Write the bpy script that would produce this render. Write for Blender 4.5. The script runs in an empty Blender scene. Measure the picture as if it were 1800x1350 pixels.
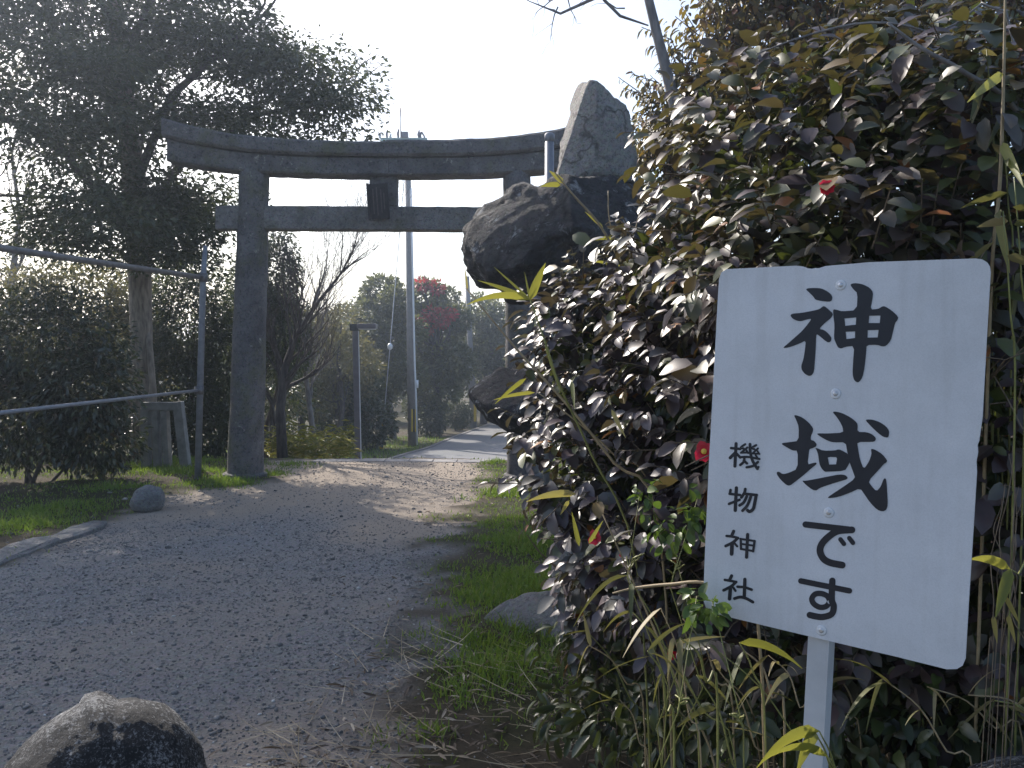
import bpy, bmesh, math, random
import numpy as np
from mathutils import Vector, Matrix, noise
from mathutils.geometry import tessellate_polygon

R = math.radians
rng = random.Random(7)
nr = np.random.default_rng(7)
scene = bpy.context.scene
COL = scene.collection

# ------------------------------------------------------------------ camera
CAM = Vector((0, 0, 1.5)); F = 1559.0
PITCH, ROLL = R(-1.65), R(0.2)
_f = Vector((0, math.cos(PITCH), math.sin(PITCH)))
_r0 = Vector((1, 0, 0)); _u0 = _r0.cross(_f)
_r = _r0 * math.cos(ROLL) + _u0 * math.sin(ROLL)
_u = _u0 * math.cos(ROLL) - _r0 * math.sin(ROLL)
cam_d = bpy.data.cameras.new('camera'); cam = bpy.data.objects.new('camera', cam_d)
COL.objects.link(cam); scene.camera = cam
cam_d.sensor_width = 36; cam_d.lens = 36 * F / 1800
cam_d.clip_start = 0.05; cam_d.clip_end = 2000
M = Matrix((_r, _u, -_f)).transposed().to_4x4(); M.translation = CAM
cam.matrix_world = M

# ------------------------------------------------------------------ light
SUN_AZ, SUN_EL = R(-36), R(37)
world = bpy.data.worlds.new('World'); scene.world = world; world.use_nodes = True
wn = world.node_tree.nodes; wl = world.node_tree.links
sky = wn.new('ShaderNodeTexSky'); sky.sky_type = 'NISHITA'; sky.sun_disc = False
sky.sun_elevation = SUN_EL; sky.sun_rotation = SUN_AZ
sky.air_density = 1.0; sky.dust_density = 2.8; sky.ozone_density = 2.0
wl.new(sky.outputs[0], wn['Background'].inputs[0]); wn['Background'].inputs[1].default_value = 0.15
sd = bpy.data.lights.new('sun', 'SUN'); sd.energy = 4.2; sd.angle = R(0.53); sd.color = (1, .93, .84)
so = bpy.data.objects.new('sun', sd); COL.objects.link(so)
sdir = Vector((math.sin(SUN_AZ) * math.cos(SUN_EL), math.cos(SUN_AZ) * math.cos(SUN_EL), math.sin(SUN_EL)))
so.rotation_euler = (-sdir).to_track_quat('-Z', 'Y').to_euler(); so.location = sdir * 60
vs = scene.view_settings
vs.view_transform = 'Standard'; vs.look = 'None'; vs.gamma = 1; vs.exposure = 0.7; vs.use_curve_mapping = False
scene.cycles.max_bounces = 8; scene.cycles.transparent_max_bounces = 8; scene.cycles.use_denoising = True

# ------------------------------------------------------------------ pixel -> place
def ray(px, py):
    return _r * ((px - 900) / F) + _u * ((675 - py) / F) + _f
def at(px, py, Y):
    d = ray(px, py); return CAM + d * (Y / d.y)
def project(p):
    v = Vector(p) - CAM; z = v.dot(_f)
    return 900 + F * v.dot(_r) / z, 675 - F * v.dot(_u) / z, z
PROF = [(-500, 0), (12.6, 0), (13.3, -.03), (15, -.34), (18, -.9), (21, -1.2), (28, -1.45), (42, -1.75), (70, -2.0), (900, -2.0)]
_py = np.array([a for a, b in PROF], float); _pz = np.array([b for a, b in PROF], float)
def gz(x, y):
    return float(np.interp(y, _py, _pz))
def gnd(px, py):
    d = ray(px, py); t = 0.5
    while t < 300:
        p = CAM + d * t
        if p.z <= gz(p.x, p.y): return Vector((p.x, p.y, gz(p.x, p.y)))
        t += 0.01 + t * .002
    return p

def vnoise(x, y, s, seed=0):
    x = np.asarray(x, float) * s + seed * 17.31; y = np.asarray(y, float) * s + seed * 7.77
    xi = np.floor(x).astype(np.int64); yi = np.floor(y).astype(np.int64); fx = x - xi; fy = y - yi
    fx = fx * fx * (3 - 2 * fx); fy = fy * fy * (3 - 2 * fy)
    def h(a, b):
        n = (a * 374761393 + b * 668265263 + seed * 974711) & 0x7fffffff
        n = ((n ^ (n >> 13)) * 1274126177) & 0x7fffffff
        return ((n ^ (n >> 16)) & 0xffff) / 65535.0
    return (h(xi, yi) * (1 - fx) + h(xi + 1, yi) * fx) * (1 - fy) + (h(xi, yi + 1) * (1 - fx) + h(xi + 1, yi + 1) * fx) * fy

# ------------------------------------------------------------------ object helpers
def link(o, parent=None):
    COL.objects.link(o)
    if parent is not None: o.parent = parent
    return o
def tag(o, label=None, cat=None, group=None, kind=None):
    if label: o['label'] = label
    if cat: o['category'] = cat
    if group: o['group'] = group
    if kind: o['kind'] = kind
    return o
def empty(name, loc=(0, 0, 0), label=None, cat=None, group=None):
    o = bpy.data.objects.new(name, None); o.empty_display_size = .1; o.location = loc
    link(o); tag(o, label, cat, group); return o
def place(o, parent):
    """parts are modelled in world space; keep them there under a moved parent"""
    o.matrix_parent_inverse = Matrix.Translation(-Vector(parent.location)) if parent is not None else Matrix()

class MB:
    def __init__(s): s.v = []; s.f = []
    def add(s, vs_, fs_):
        b = len(s.v); s.v += [tuple(p) for p in vs_]; s.f += [tuple(i + b for i in f) for f in fs_]; return s
    def box(s, c, sx, sy, sz, rot=None):
        c = Vector(c); vs_ = []
        for dx, dy, dz in ((-1,-1,-1),(1,-1,-1),(1,1,-1),(-1,1,-1),(-1,-1,1),(1,-1,1),(1,1,1),(-1,1,1)):
            p = Vector((dx * sx / 2, dy * sy / 2, dz * sz / 2))
            if rot is not None: p = rot @ p
            vs_.append(c + p)
        return s.add(vs_, [(0,3,2,1),(4,5,6,7),(0,1,5,4),(1,2,6,5),(2,3,7,6),(3,0,4,7)])
    def tube(s, pts, radii, n=8, caps=True):
        pts = [Vector(p) for p in pts]
        if not hasattr(radii, '__len__'): radii = [radii] * len(pts)
        rings = []; prev = None
        for i, p in enumerate(pts):
            t = (pts[min(i + 1, len(pts) - 1)] - pts[max(i - 1, 0)])
            if t.length < 1e-9: t = Vector((0, 0, 1))
            t.normalize()
            if prev is None:
                a = Vector((1, 0, 0)) if abs(t.x) < .8 else Vector((0, 1, 0))
            else: a = prev
            a = (a - t * a.dot(t)).normalized(); prev = a; b = t.cross(a)
            rings.append([p + (a * math.cos(k * 2 * math.pi / n) + b * math.sin(k * 2 * math.pi / n)) * radii[i] for k in range(n)])
        base = len(s.v)
        for r_ in rings: s.v += [tuple(q) for q in r_]
        for i in range(len(rings) - 1):
            for k in range(n):
                k2 = (k + 1) % n
                s.f.append((base + i*n + k, base + i*n + k2, base + (i+1)*n + k2, base + (i+1)*n + k))
        if caps:
            s.f.append(tuple(base + k for k in range(n))[::-1]); s.f.append(tuple(base + (len(rings)-1)*n + k for k in range(n)))
        return s
    def build(s, name, m, parent=None, smooth=False, bevel=0, label=None):
        me = bpy.data.meshes.new(name); me.from_pydata(s.v, [], s.f); me.materials.append(m)
        if smooth: me.polygons.foreach_set('use_smooth', [True] * len(me.polygons))
        if bevel:
            bm = bmesh.new(); bm.from_mesh(me)
            bmesh.ops.bevel(bm, geom=[e for e in bm.edges], offset=bevel, segments=2, affect='EDGES', profile=.6)
            bm.to_mesh(me); bm.free()
        me.update()
        o = bpy.data.objects.new(name, me); link(o, parent)
        if parent is not None: place(o, parent)
        if label: o['label'] = label
        return o

def raw_mesh(name, V, faces_idx, nper, m, attr=None, smooth=False):
    """V (n,3); faces_idx flat vertex indices, nper loop counts per face"""
    me = bpy.data.meshes.new(name)
    me.vertices.add(len(V)); me.vertices.foreach_set('co', np.asarray(V, np.float32).ravel())
    fi = np.asarray(faces_idx, np.int32); nper = np.asarray(nper, np.int32)
    me.loops.add(len(fi)); me.loops.foreach_set('vertex_index', fi)
    me.polygons.add(len(nper)); me.polygons.foreach_set('loop_start', np.concatenate(([0], np.cumsum(nper)[:-1])).astype(np.int32))
    try: me.polygons.foreach_set('loop_total', nper)
    except Exception: pass
    if smooth: me.polygons.foreach_set('use_smooth', np.ones(len(nper), bool))
    if attr:
        for k, a in attr.items():
            at_ = me.attributes.new(k, 'FLOAT', 'POINT'); at_.data.foreach_set('value', np.asarray(a, np.float32))
    me.materials.append(m); me.update(calc_edges=True); me.validate()
    return me

def unit(a): return a / np.maximum(np.linalg.norm(a, axis=-1, keepdims=True), 1e-9)

# leaf templates: (u along, v across, h up)
T_DIAMOND = (np.array([(0,0,0),(.45,-.5,.09),(1,0,-.05),(.45,.5,.09)], float), [(0,1,2),(0,2,3)])
T_OVAL = (np.array([(0,0,0),
   (.18,-.36,.06),(.18,0,.0),(.18,.36,.06),
   (.5,-.5,.05),(.5,0,-.04),(.5,.5,.05),
   (.8,-.36,-.10),(.8,0,-.15),(.8,.36,-.10),(1,0,-.25)], float),
   [(0,2,1),(0,3,2),(1,2,5,4),(2,3,6,5),(4,5,8,7),(5,6,9,8),(7,8,10),(8,9,10)])
T_BLADE = (np.array([(0,-.5,0),(0,.5,0),(.55,.38,.1),(.55,-.38,.1),(1,0,.36)], float), [(0,1,2,3),(3,2,4)])
_ico = bmesh.new(); bmesh.ops.create_icosphere(_ico, subdivisions=1, radius=1); _ico.verts.ensure_lookup_table()
T_STONE = (np.array([v.co[:] for v in _ico.verts], float), [tuple(v.index for v in f.verts) for f in _ico.faces]); _ico.free()

def mass_mesh(name, T, P, D, N, L, W, H, m, rnd=None, smooth=False, flip=False):
    tv, tf = T; n = len(P)
    D = unit(D); N = unit(N - D * np.sum(N * D, 1, keepdims=True)); S = np.cross(N, D)
    if flip: S = -S
    V = (P[:, None, :] + D[:, None, :] * (tv[None, :, 0, None] * L[:, None, None])
         + S[:, None, :] * (tv[None, :, 1, None] * W[:, None, None])
         + N[:, None, :] * (tv[None, :, 2, None] * H[:, None, None])).reshape(-1, 3)
    k = len(tv); flat = np.concatenate([np.array(f) for f in tf]); cnt = np.array([len(f) for f in tf])
    fi = (flat[None, :] + (np.arange(n) * k)[:, None]).ravel()
    if rnd is None: rnd = nr.random(n)
    return raw_mesh(name, V, fi, np.tile(cnt, n), m, {'rnd': np.repeat(rnd, k)}, smooth)
def mass(name, T, P, D, N, L, W, m, parent=None, rnd=None, H=None, smooth=False):
    me = mass_mesh(name, T, P, D, N, L, W, L if H is None else H, m, rnd, smooth)
    o = bpy.data.objects.new(name, me); link(o, parent)
    if parent is not None: place(o, parent)
    return o

# ------------------------------------------------------------------ materials
def mat(name):
    m = bpy.data.materials.new(name); m.use_nodes = True
    nt = m.node_tree; return m, nt.nodes, nt.links, nt.nodes['Principled BSDF']
def ramp(n, stops, interp='LINEAR'):
    r_ = n.new('ShaderNodeValToRGB'); cr = r_.color_ramp; cr.interpolation = interp
    while len(cr.elements) < len(stops): cr.elements.new(.5)
    for e, (p, c) in zip(cr.elements, stops): e.position = p; e.color = (*c, 1)
    return r_
def tex(n, l, kind, scale, detail=6, rough=.6, coord='Object', dist=0):
    tc = n.new('ShaderNodeTexCoord'); t = n.new(kind)
    t.inputs['Scale'].default_value = scale
    if 'Detail' in t.inputs: t.inputs['Detail'].default_value = detail
    if 'Roughness' in t.inputs: t.inputs['Roughness'].default_value = rough
    if 'Distortion' in t.inputs: t.inputs['Distortion'].default_value = dist
    l.new(tc.outputs[coord], t.inputs['Vector']); return t
def mixc(n, l, fac, a, b, mode='MIX'):
    x = n.new('ShaderNodeMix'); x.data_type = 'RGBA'; x.blend_type = mode
    for s_, v in ((0, fac), (6, a), (7, b)):
        if hasattr(v, 'is_output'): l.new(v, x.inputs[s_])
        elif isinstance(v, (int, float)): x.inputs[s_].default_value = v
        else: x.inputs[s_].default_value = (*v, 1)
    return x.outputs[2]
def bump(n, l, b, h, strength=.5, dist=.02):
    bp = n.new('ShaderNodeBump'); bp.inputs['Strength'].default_value = strength; bp.inputs['Distance'].default_value = dist
    l.new(h, bp.inputs['Height']); l.new(bp.outputs[0], b.inputs['Normal'])

def leaf_mat(name, stops, rough=.45, trans=.25, tcol=(.22, .26, .04), spec=.5, veins=False):
    m, n, l, b = mat(name)
    a = n.new('ShaderNodeAttribute'); a.attribute_name = 'rnd'
    r_ = ramp(n, stops); l.new(a.outputs['Fac'], r_.inputs[0])
    c = r_.outputs[0]
    if veins:
        t = tex(n, l, 'ShaderNodeTexNoise', 60, 3); c = mixc(n, l, .25, c, t.outputs['Color'], 'OVERLAY')
    l.new(c, b.inputs['Base Color'])
    b.inputs['Roughness'].default_value = rough; b.inputs['Specular IOR Level'].default_value = spec
    tr = n.new('ShaderNodeBsdfTranslucent')
    tc = mixc(n, l, .65, c, tcol); l.new(tc, tr.inputs[0])
    mx = n.new('ShaderNodeMixShader'); mx.inputs[0].default_value = trans
    l.new(b.outputs[0], mx.inputs[1]); l.new(tr.outputs[0], mx.inputs[2])
    l.new(mx.outputs[0], n['Material Output'].inputs[0])
    return m

def stone_mat(name, dark, light, lichen, scale=6, bstr=.6, speck=60, lich_amt=.62, moss=None, bdist=.02, grain=55, gmix=.7, crack=0):
    m, n, l, b = mat(name)
    t1 = tex(n, l, 'ShaderNodeTexNoise', scale, 8, .65, dist=.3)
    r1 = ramp(n, [(.3, dark), (.7, light)]); l.new(t1.outputs['Fac'], r1.inputs[0])
    t2 = tex(n, l, 'ShaderNodeTexNoise', speck, 4, .7)
    c = mixc(n, l, .55, r1.outputs[0], t2.outputs['Color'], 'OVERLAY')
    hs = n.new('ShaderNodeHueSaturation'); hs.inputs['Saturation'].default_value = .55; l.new(c, hs.inputs['Color'])
    t3 = tex(n, l, 'ShaderNodeTexNoise', scale * 2.6, 8, .75, dist=.6)
    r3 = ramp(n, [(lich_amt, (0, 0, 0)), (lich_amt + .07, (1, 1, 1))]); l.new(t3.outputs['Fac'], r3.inputs[0])
    c = mixc(n, l, r3.outputs[0], hs.outputs[0], lichen)
    if moss:
        t4 = tex(n, l, 'ShaderNodeTexNoise', scale * .9, 6, .7); r4 = ramp(n, [(.5, (0, 0, 0)), (.68, (.8, .8, .8))])
        l.new(t4.outputs['Fac'], r4.inputs[0]); c = mixc(n, l, r4.outputs[0], c, moss)
    l.new(c, b.inputs['Base Color']); b.inputs['Roughness'].default_value = .85
    # crust of small pale and dark grains
    t6 = tex(n, l, 'ShaderNodeTexNoise', grain, 6, .75, dist=.8)
    r6 = ramp(n, [(.34, tuple(x * .25 for x in dark)), (.5, (.5, .5, .5)), (.68, tuple(min(1, x * 1.15) for x in lichen))]); l.new(t6.outputs['Fac'], r6.inputs[0])
    c = mixc(n, l, gmix, c, r6.outputs[0], 'OVERLAY'); l.new(c, b.inputs['Base Color'])
    if crack:
        tn = tex(n, l, 'ShaderNodeTexNoise', crack * 1.5, 4, .6); va = n.new('ShaderNodeVectorMath'); va.operation = 'MULTIPLY_ADD'; va.inputs[1].default_value = (.35, .35, .35)
        tcc = n.new('ShaderNodeTexCoord'); l.new(tn.outputs['Color'], va.inputs[0]); l.new(tcc.outputs['Object'], va.inputs[2])
        vo = n.new('ShaderNodeTexVoronoi'); vo.feature = 'DISTANCE_TO_EDGE'; vo.inputs['Scale'].default_value = crack; l.new(va.outputs[0], vo.inputs['Vector'])
        rc = ramp(n, [(0, (1, 1, 1)), (.035, (0, 0, 0))]); l.new(vo.outputs['Distance'], rc.inputs[0])
        tm = tex(n, l, 'ShaderNodeTexNoise', crack * .8, 3, .5); rm = ramp(n, [(.48, (0, 0, 0)), (.58, (.8, .8, .8))]); l.new(tm.outputs['Fac'], rm.inputs[0])
        cm = n.new('ShaderNodeMath'); cm.operation = 'MULTIPLY'; l.new(rc.outputs[0], cm.inputs[0]); l.new(rm.outputs[0], cm.inputs[1])
        c = mixc(n, l, cm.outputs[0], c, tuple(x * .3 for x in dark)); l.new(c, b.inputs['Base Color'])
    t5 = tex(n, l, 'ShaderNodeTexNoise', scale * 5, 10, .7)
    ad = n.new('ShaderNodeMath'); ad.operation = 'ADD'; l.new(t5.outputs['Fac'], ad.inputs[0])
    mu = n.new('ShaderNodeMath'); mu.operation = 'MULTIPLY'; mu.inputs[1].default_value = .35; l.new(t6.outputs['Fac'], mu.inputs[0]); l.new(mu.outputs[0], ad.inputs[1])
    bump(n, l, b, ad.outputs[0], bstr, bdist)
    return m
def plain_mat(name, c, rough=.6, metal=0, var=.25, scale=20, bstr=0):
    m, n, l, b = mat(name)
    t = tex(n, l, 'ShaderNodeTexNoise', scale, 6, .65)
    r_ = ramp(n, [(.3, tuple(x * (1 - var) for x in c)), (.7, tuple(min(1, x * (1 + var)) for x in c))])
    l.new(t.outputs['Fac'], r_.inputs[0]); l.new(r_.outputs[0], b.inputs['Base Color'])
    b.inputs['Roughness'].default_value = rough; b.inputs['Metallic'].default_value = metal
    if bstr: bump(n, l, b, t.outputs['Fac'], bstr, .01)
    return m
def bark_mat(name, dark, light, scale=9):
    m, n, l, b = mat(name)
    tc = n.new('ShaderNodeTexCoord'); mp = n.new('ShaderNodeMapping'); mp.inputs['Scale'].default_value = (1, 1, .25)
    l.new(tc.outputs['Object'], mp.inputs[0])
    t = n.new('ShaderNodeTexNoise'); t.inputs['Scale'].default_value = scale * 3; t.inputs['Detail'].default_value = 8; l.new(mp.outputs[0], t.inputs['Vector'])
    r_ = ramp(n, [(.3, dark), (.7, light)]); l.new(t.outputs['Fac'], r_.inputs[0]); l.new(r_.outputs[0], b.inputs['Base Color'])
    b.inputs['Roughness'].default_value = .85; bump(n, l, b, t.outputs['Fac'], .6, .02); return m

MT = {}
MT['torii'] = stone_mat('torii_granite', (.085, .072, .078), (.21, .19, .19), (.36, .35, .32), 3.2, .9, 45, .6, (.13, .13, .07), .03, 28)
MT['torii_beam'] = stone_mat('torii_tie_beam_granite', (.12, .105, .10), (.28, .25, .23), (.38, .37, .33), 3.2, .9, 45, .62, (.14, .13, .08), .03, 28)
MT['boulder'] = stone_mat('dark_boulder', (.035, .03, .03), (.12, .105, .1), (.40, .40, .40), 3.4, 1.0, 30, .575, bdist=.06, grain=34, crack=1.8)
MT['fore_rock'] = stone_mat('mottled_crusted_rock', (.05, .045, .045), (.17, .16, .155), (.5, .5, .49), 7, 1.0, 60, .57, bdist=.03, grain=110, gmix=1)
def speckle_mat():
    m, n, l, b = mat('speckled_crust_rock')
    t1 = tex(n, l, 'ShaderNodeTexNoise', 130, 6, .75, dist=.7); t2 = tex(n, l, 'ShaderNodeTexNoise', 7, 5, .6)
    mx = n.new('ShaderNodeMath'); mx.operation = 'MULTIPLY_ADD'; mx.inputs[1].default_value = .55; l.new(t2.outputs['Fac'], mx.inputs[0]); l.new(t1.outputs['Fac'], mx.inputs[2])
    r_ = ramp(n, [(.74, (.014, .014, .016)), (.81, (.05, .05, .053)), (.86, (.26, .26, .262)), (.95, (.45, .45, .45))]); l.new(mx.outputs[0], r_.inputs[0])
    l.new(r_.outputs[0], b.inputs['Base Color']); b.inputs['Roughness'].default_value = .8; bump(n, l, b, t1.outputs['Fac'], 1, .02); return m
MT['fore_rock'] = speckle_mat()
MT['upright'] = stone_mat('upright_stone', (.26, .235, .21), (.48, .44, .40), (.55, .53, .5), 3.2, 1.0, 40, .64, bdist=.05, grain=60, crack=2.6)
MT['grey_rock'] = stone_mat('grey_rock', (.14, .135, .13), (.30, .29, .28), (.40, .40, .38), 4, .9, 40, .66, bdist=.04)
MT['plaque'] = plain_mat('weathered_black_wood', (.03, .026, .028), .7, 0, .5, 30, .4)
MT['plaque_line'] = plain_mat('worn_wood_relief', (.10, .085, .08), .7, 0, .4, 40)
MT['galv'] = plain_mat('galvanised_pipe', (.24, .25, .28), .55, .25, .2, 14)
MT['pipe_rust'] = plain_mat('weathered_pipe', (.17, .16, .16), .55, .3, .35, 18)
MT['concrete'] = plain_mat('pole_concrete', (.25, .235, .225), .85, 0, .15, 9, .2)
MT['fence_concrete'] = plain_mat('old_concrete', (.24, .235, .22), .9, 0, .3, 8, .3)
MT['yellow'] = plain_mat('yellow_guard', (.65, .42, .03), .6, 0, .15, 12)
MT['black'] = plain_mat('black_guard', (.02, .02, .02), .6, 0, .2, 12)
MT['lampmetal'] = plain_mat('lamp_bronze_metal', (.16, .15, .17), .35, .5, .15, 10)
MT['lampglass'] = plain_mat('lamp_diffuser', (.6, .6, .62), .3, 0, .05, 10)
MT['wire'] = plain_mat('steel_wire', (.4, .4, .42), .4, .5, .1, 10)
MT['insul'] = plain_mat('white_porcelain', (.8, .8, .8), .25, 0, .05, 10)
MT['green_steel'] = plain_mat('pale_green_steel', (.35, .45, .42), .5, .2, .15, 10)
MT['bark'] = bark_mat('tree_bark', (.15, .12, .095), (.36, .30, .24))
MT['bark_grey'] = bark_mat('grey_bark', (.12, .11, .11), (.28, .26, .25))
MT['bark_dark'] = bark_mat('dark_bark', (.05, .042, .04), (.13, .11, .10))
MT['twig'] = bark_mat('camellia_twig', (.10, .075, .05), (.22, .17, .12), 20)
MT['straw'] = plain_mat('dry_culm', (.30, .225, .125), .6, 0, .3, 30)
MT['culm_green'] = plain_mat('green_culm', (.20, .20, .06), .5, 0, .3, 30)
MT['camellia'] = leaf_mat('camellia_leaf', [(0, (.065, .045, .055)), (.3, (.085, .062, .07)), (.55, (.06, .06, .055)), (.8, (.05, .065, .025)), (.93, (.09, .10, .02)), (1, (.28, .11, .02))], .4, .16, (.16, .13, .03), .7, True)
MT['camellia_brown'] = leaf_mat('camellia_leaf_brown', [(0, (.055, .032, .034)), (.25, (.075, .052, .05)), (.5, (.06, .055, .035)), (.75, (.045, .058, .022)), (.93, (.09, .10, .025)), (1, (.24, .09, .03))], .42, .18, (.22, .18, .04), .6, True)
MT['seedling'] = leaf_mat('seedling_leaf', [(0, (.04, .07, .018)), (.7, (.07, .12, .025)), (1, (.12, .17, .03))], .4, .3, (.16, .26, .03))
MT['sasa_dull'] = leaf_mat('weathered_bamboo_grass_leaf', [(0, (.05, .065, .02)), (.5, (.09, .10, .035)), (.75, (.17, .145, .06)), (1, (.36, .29, .16))], .55, .25, (.26, .24, .06))
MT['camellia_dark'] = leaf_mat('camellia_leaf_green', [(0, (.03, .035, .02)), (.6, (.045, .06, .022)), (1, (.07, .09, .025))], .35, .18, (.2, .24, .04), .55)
MT['brown_leaf'] = leaf_mat('olive_brown_leaf', [(0, (.04, .04, .018)), (.45, (.07, .065, .02)), (.75, (.09, .05, .022)), (.9, (.13, .03, .026)), (1, (.16, .12, .03))], .5, .3, (.40, .30, .05))
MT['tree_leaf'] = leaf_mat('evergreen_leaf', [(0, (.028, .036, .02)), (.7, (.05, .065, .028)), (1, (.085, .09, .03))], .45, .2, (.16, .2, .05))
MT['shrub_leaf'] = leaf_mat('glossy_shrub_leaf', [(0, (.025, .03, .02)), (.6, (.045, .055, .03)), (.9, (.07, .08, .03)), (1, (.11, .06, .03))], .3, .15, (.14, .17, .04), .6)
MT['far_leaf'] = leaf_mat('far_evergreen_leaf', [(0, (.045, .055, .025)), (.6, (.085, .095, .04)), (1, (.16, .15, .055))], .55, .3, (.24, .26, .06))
MT['olive_leaf'] = leaf_mat('olive_twig_leaf', [(0, (.09, .085, .05)), (.6, (.15, .14, .07)), (1, (.22, .17, .08))], .6, .3, (.3, .28, .08))
MT['red_leaf'] = leaf_mat('red_maple_leaf', [(0, (.16, .06, .03)), (.5, (.34, .06, .05)), (1, (.6, .06, .09))], .55, .35, (.5, .1, .08))
MT['sasa'] = leaf_mat('bamboo_grass_leaf', [(0, (.08, .10, .02)), (.5, (.14, .16, .03)), (.75, (.24, .22, .05)), (1, (.42, .32, .14))], .45, .35, (.42, .40, .06))
MT['dry_leaf'] = leaf_mat('dry_bamboo_leaf', [(0, (.20, .15, .09)), (.5, (.38, .31, .20)), (1, (.55, .48, .36))], .6, .25, (.5, .38, .18))
MT['grass'] = leaf_mat('grass_blade', [(0, (.07, .13, .02)), (.6, (.13, .22, .03)), (.85, (.20, .24, .05)), (1, (.32, .27, .12))], .5, .4, (.26, .38, .04))
MT['litter'] = leaf_mat('leaf_litter', [(0, (.06, .042, .03)), (.5, (.13, .095, .065)), (.85, (.24, .185, .125)), (1, (.45, .38, .29))], .7, .1, (.3, .2, .1))
MT['petal'] = leaf_mat('camellia_petal', [(0, (.5, .012, .03)), (1, (.7, .02, .06))], .45, .25, (.8, .03, .08))
MT['stamen'] = plain_mat('camellia_stamen', (.75, .5, .08), .6)
MT['board'] = None

def sign_mat():
    m, n, l, b = mat('white_painted_board')
    t = tex(n, l, 'ShaderNodeTexNoise', 9, 8, .7); r_ = ramp(n, [(.3, (.60, .605, .63)), (.7, (.68, .685, .71))]); l.new(t.outputs['Fac'], r_.inputs[0])
    t2 = tex(n, l, 'ShaderNodeTexNoise', 42, 6, .8, dist=1.5); r2 = ramp(n, [(.66, (0, 0, 0)), (.74, (.5, .5, .5))]); l.new(t2.outputs['Fac'], r2.inputs[0])
    c = mixc(n, l, r2.outputs[0], r_.outputs[0], (.40, .39, .37))
    t3 = tex(n, l, 'ShaderNodeTexNoise', 420, 2, .5); r3 = ramp(n, [(.33, (.93, .93, .93)), (.6, (1, 1, 1))]); l.new(t3.outputs['Fac'], r3.inputs[0])
    c = mixc(n, l, 1.0, c, r3.outputs[0], 'MULTIPLY')
    tcs = n.new('ShaderNodeTexCoord'); mp = n.new('ShaderNodeMapping'); mp.inputs['Scale'].default_value = (55, 55, 3.5); l.new(tcs.outputs['Object'], mp.inputs[0])
    ts = n.new('ShaderNodeTexNoise'); ts.inputs['Scale'].default_value = 1; ts.inputs['Detail'].default_value = 5; l.new(mp.outputs[0], ts.inputs['Vector'])
    rs = ramp(n, [(.5, (1, 1, 1)), (.72, (.80, .785, .76))]); l.new(ts.outputs['Fac'], rs.inputs[0]); c = mixc(n, l, .3, c, rs.outputs[0], 'MULTIPLY')
    tq = tex(n, l, 'ShaderNodeTexNoise', 3.2, 5, .65); rq = ramp(n, [(.42, (1, 1, 1)), (.66, (.90, .90, .89))]); l.new(tq.outputs['Fac'], rq.inputs[0]); c = mixc(n, l, 1.0, c, rq.outputs[0], 'MULTIPLY')
    l.new(c, b.inputs['Base Color']); b.inputs['Roughness'].default_value = .42
    bump(n, l, b, t3.outputs['Fac'], .08, .002); return m
MT['board'] = sign_mat()
MT['board_post'] = plain_mat('white_painted_post', (.5, .5, .51), .5, 0, .12, 12)
MT['ink'] = plain_mat('black_sign_paint', (.012, .013, .02), .45, 0, .2, 60)
MT['screw'] = plain_mat('screw_head', (.55, .55, .57), .35, .7, .2, 90)
MT['washer'] = plain_mat('pale_screw_ring', (.66, .67, .69), .5, 0, .06, 60)

def ground_mat():
    m, n, l, b = mat('ground_soil_and_gravel')
    def attr(k):
        a = n.new('ShaderNodeAttribute'); a.attribute_name = k; return a.outputs['Fac']
    t1 = tex(n, l, 'ShaderNodeTexNoise', 1.1, 6, .6); t2 = tex(n, l, 'ShaderNodeTexNoise', 60, 12, .85); t3 = tex(n, l, 'ShaderNodeTexVoronoi', 46)
    sand_dapple = ramp(n, [(.3, (.29, .235, .185)), (.7, (.50, .42, .34))]); l.new(t2.outputs['Fac'], sand_dapple.inputs[0])
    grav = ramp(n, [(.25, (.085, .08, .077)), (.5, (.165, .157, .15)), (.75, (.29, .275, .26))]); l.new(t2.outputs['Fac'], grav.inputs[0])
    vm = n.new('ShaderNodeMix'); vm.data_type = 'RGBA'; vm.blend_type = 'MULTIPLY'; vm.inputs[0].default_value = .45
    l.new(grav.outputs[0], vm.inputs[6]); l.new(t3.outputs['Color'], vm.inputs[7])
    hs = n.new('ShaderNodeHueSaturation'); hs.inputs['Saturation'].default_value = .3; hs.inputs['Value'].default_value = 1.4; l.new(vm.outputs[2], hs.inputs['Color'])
    c = mixc(n, l, attr('sand_dapple'), hs.outputs[0], sand_dapple.outputs[0])
    soil = ramp(n, [(.25, (.045, .038, .028)), (.6, (.10, .08, .055)), (.85, (.17, .14, .10))]); l.new(t2.outputs['Fac'], soil.inputs[0])
    green = ramp(n, [(.3, (.035, .036, .016)), (.7, (.08, .075, .034))]); l.new(t2.outputs['Fac'], green.inputs[0])
    s2 = mixc(n, l, attr('green'), soil.outputs[0], green.outputs[0])
    c = mixc(n, l, attr('path'), s2, c)
    l.new(c, b.inputs['Base Color']); b.inputs['Roughness'].default_value = .95; b.inputs['Specular IOR Level'].default_value = .2
    bump(n, l, b, t2.outputs['Fac'], .9, .03); return m
MT['ground'] = ground_mat()
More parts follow.
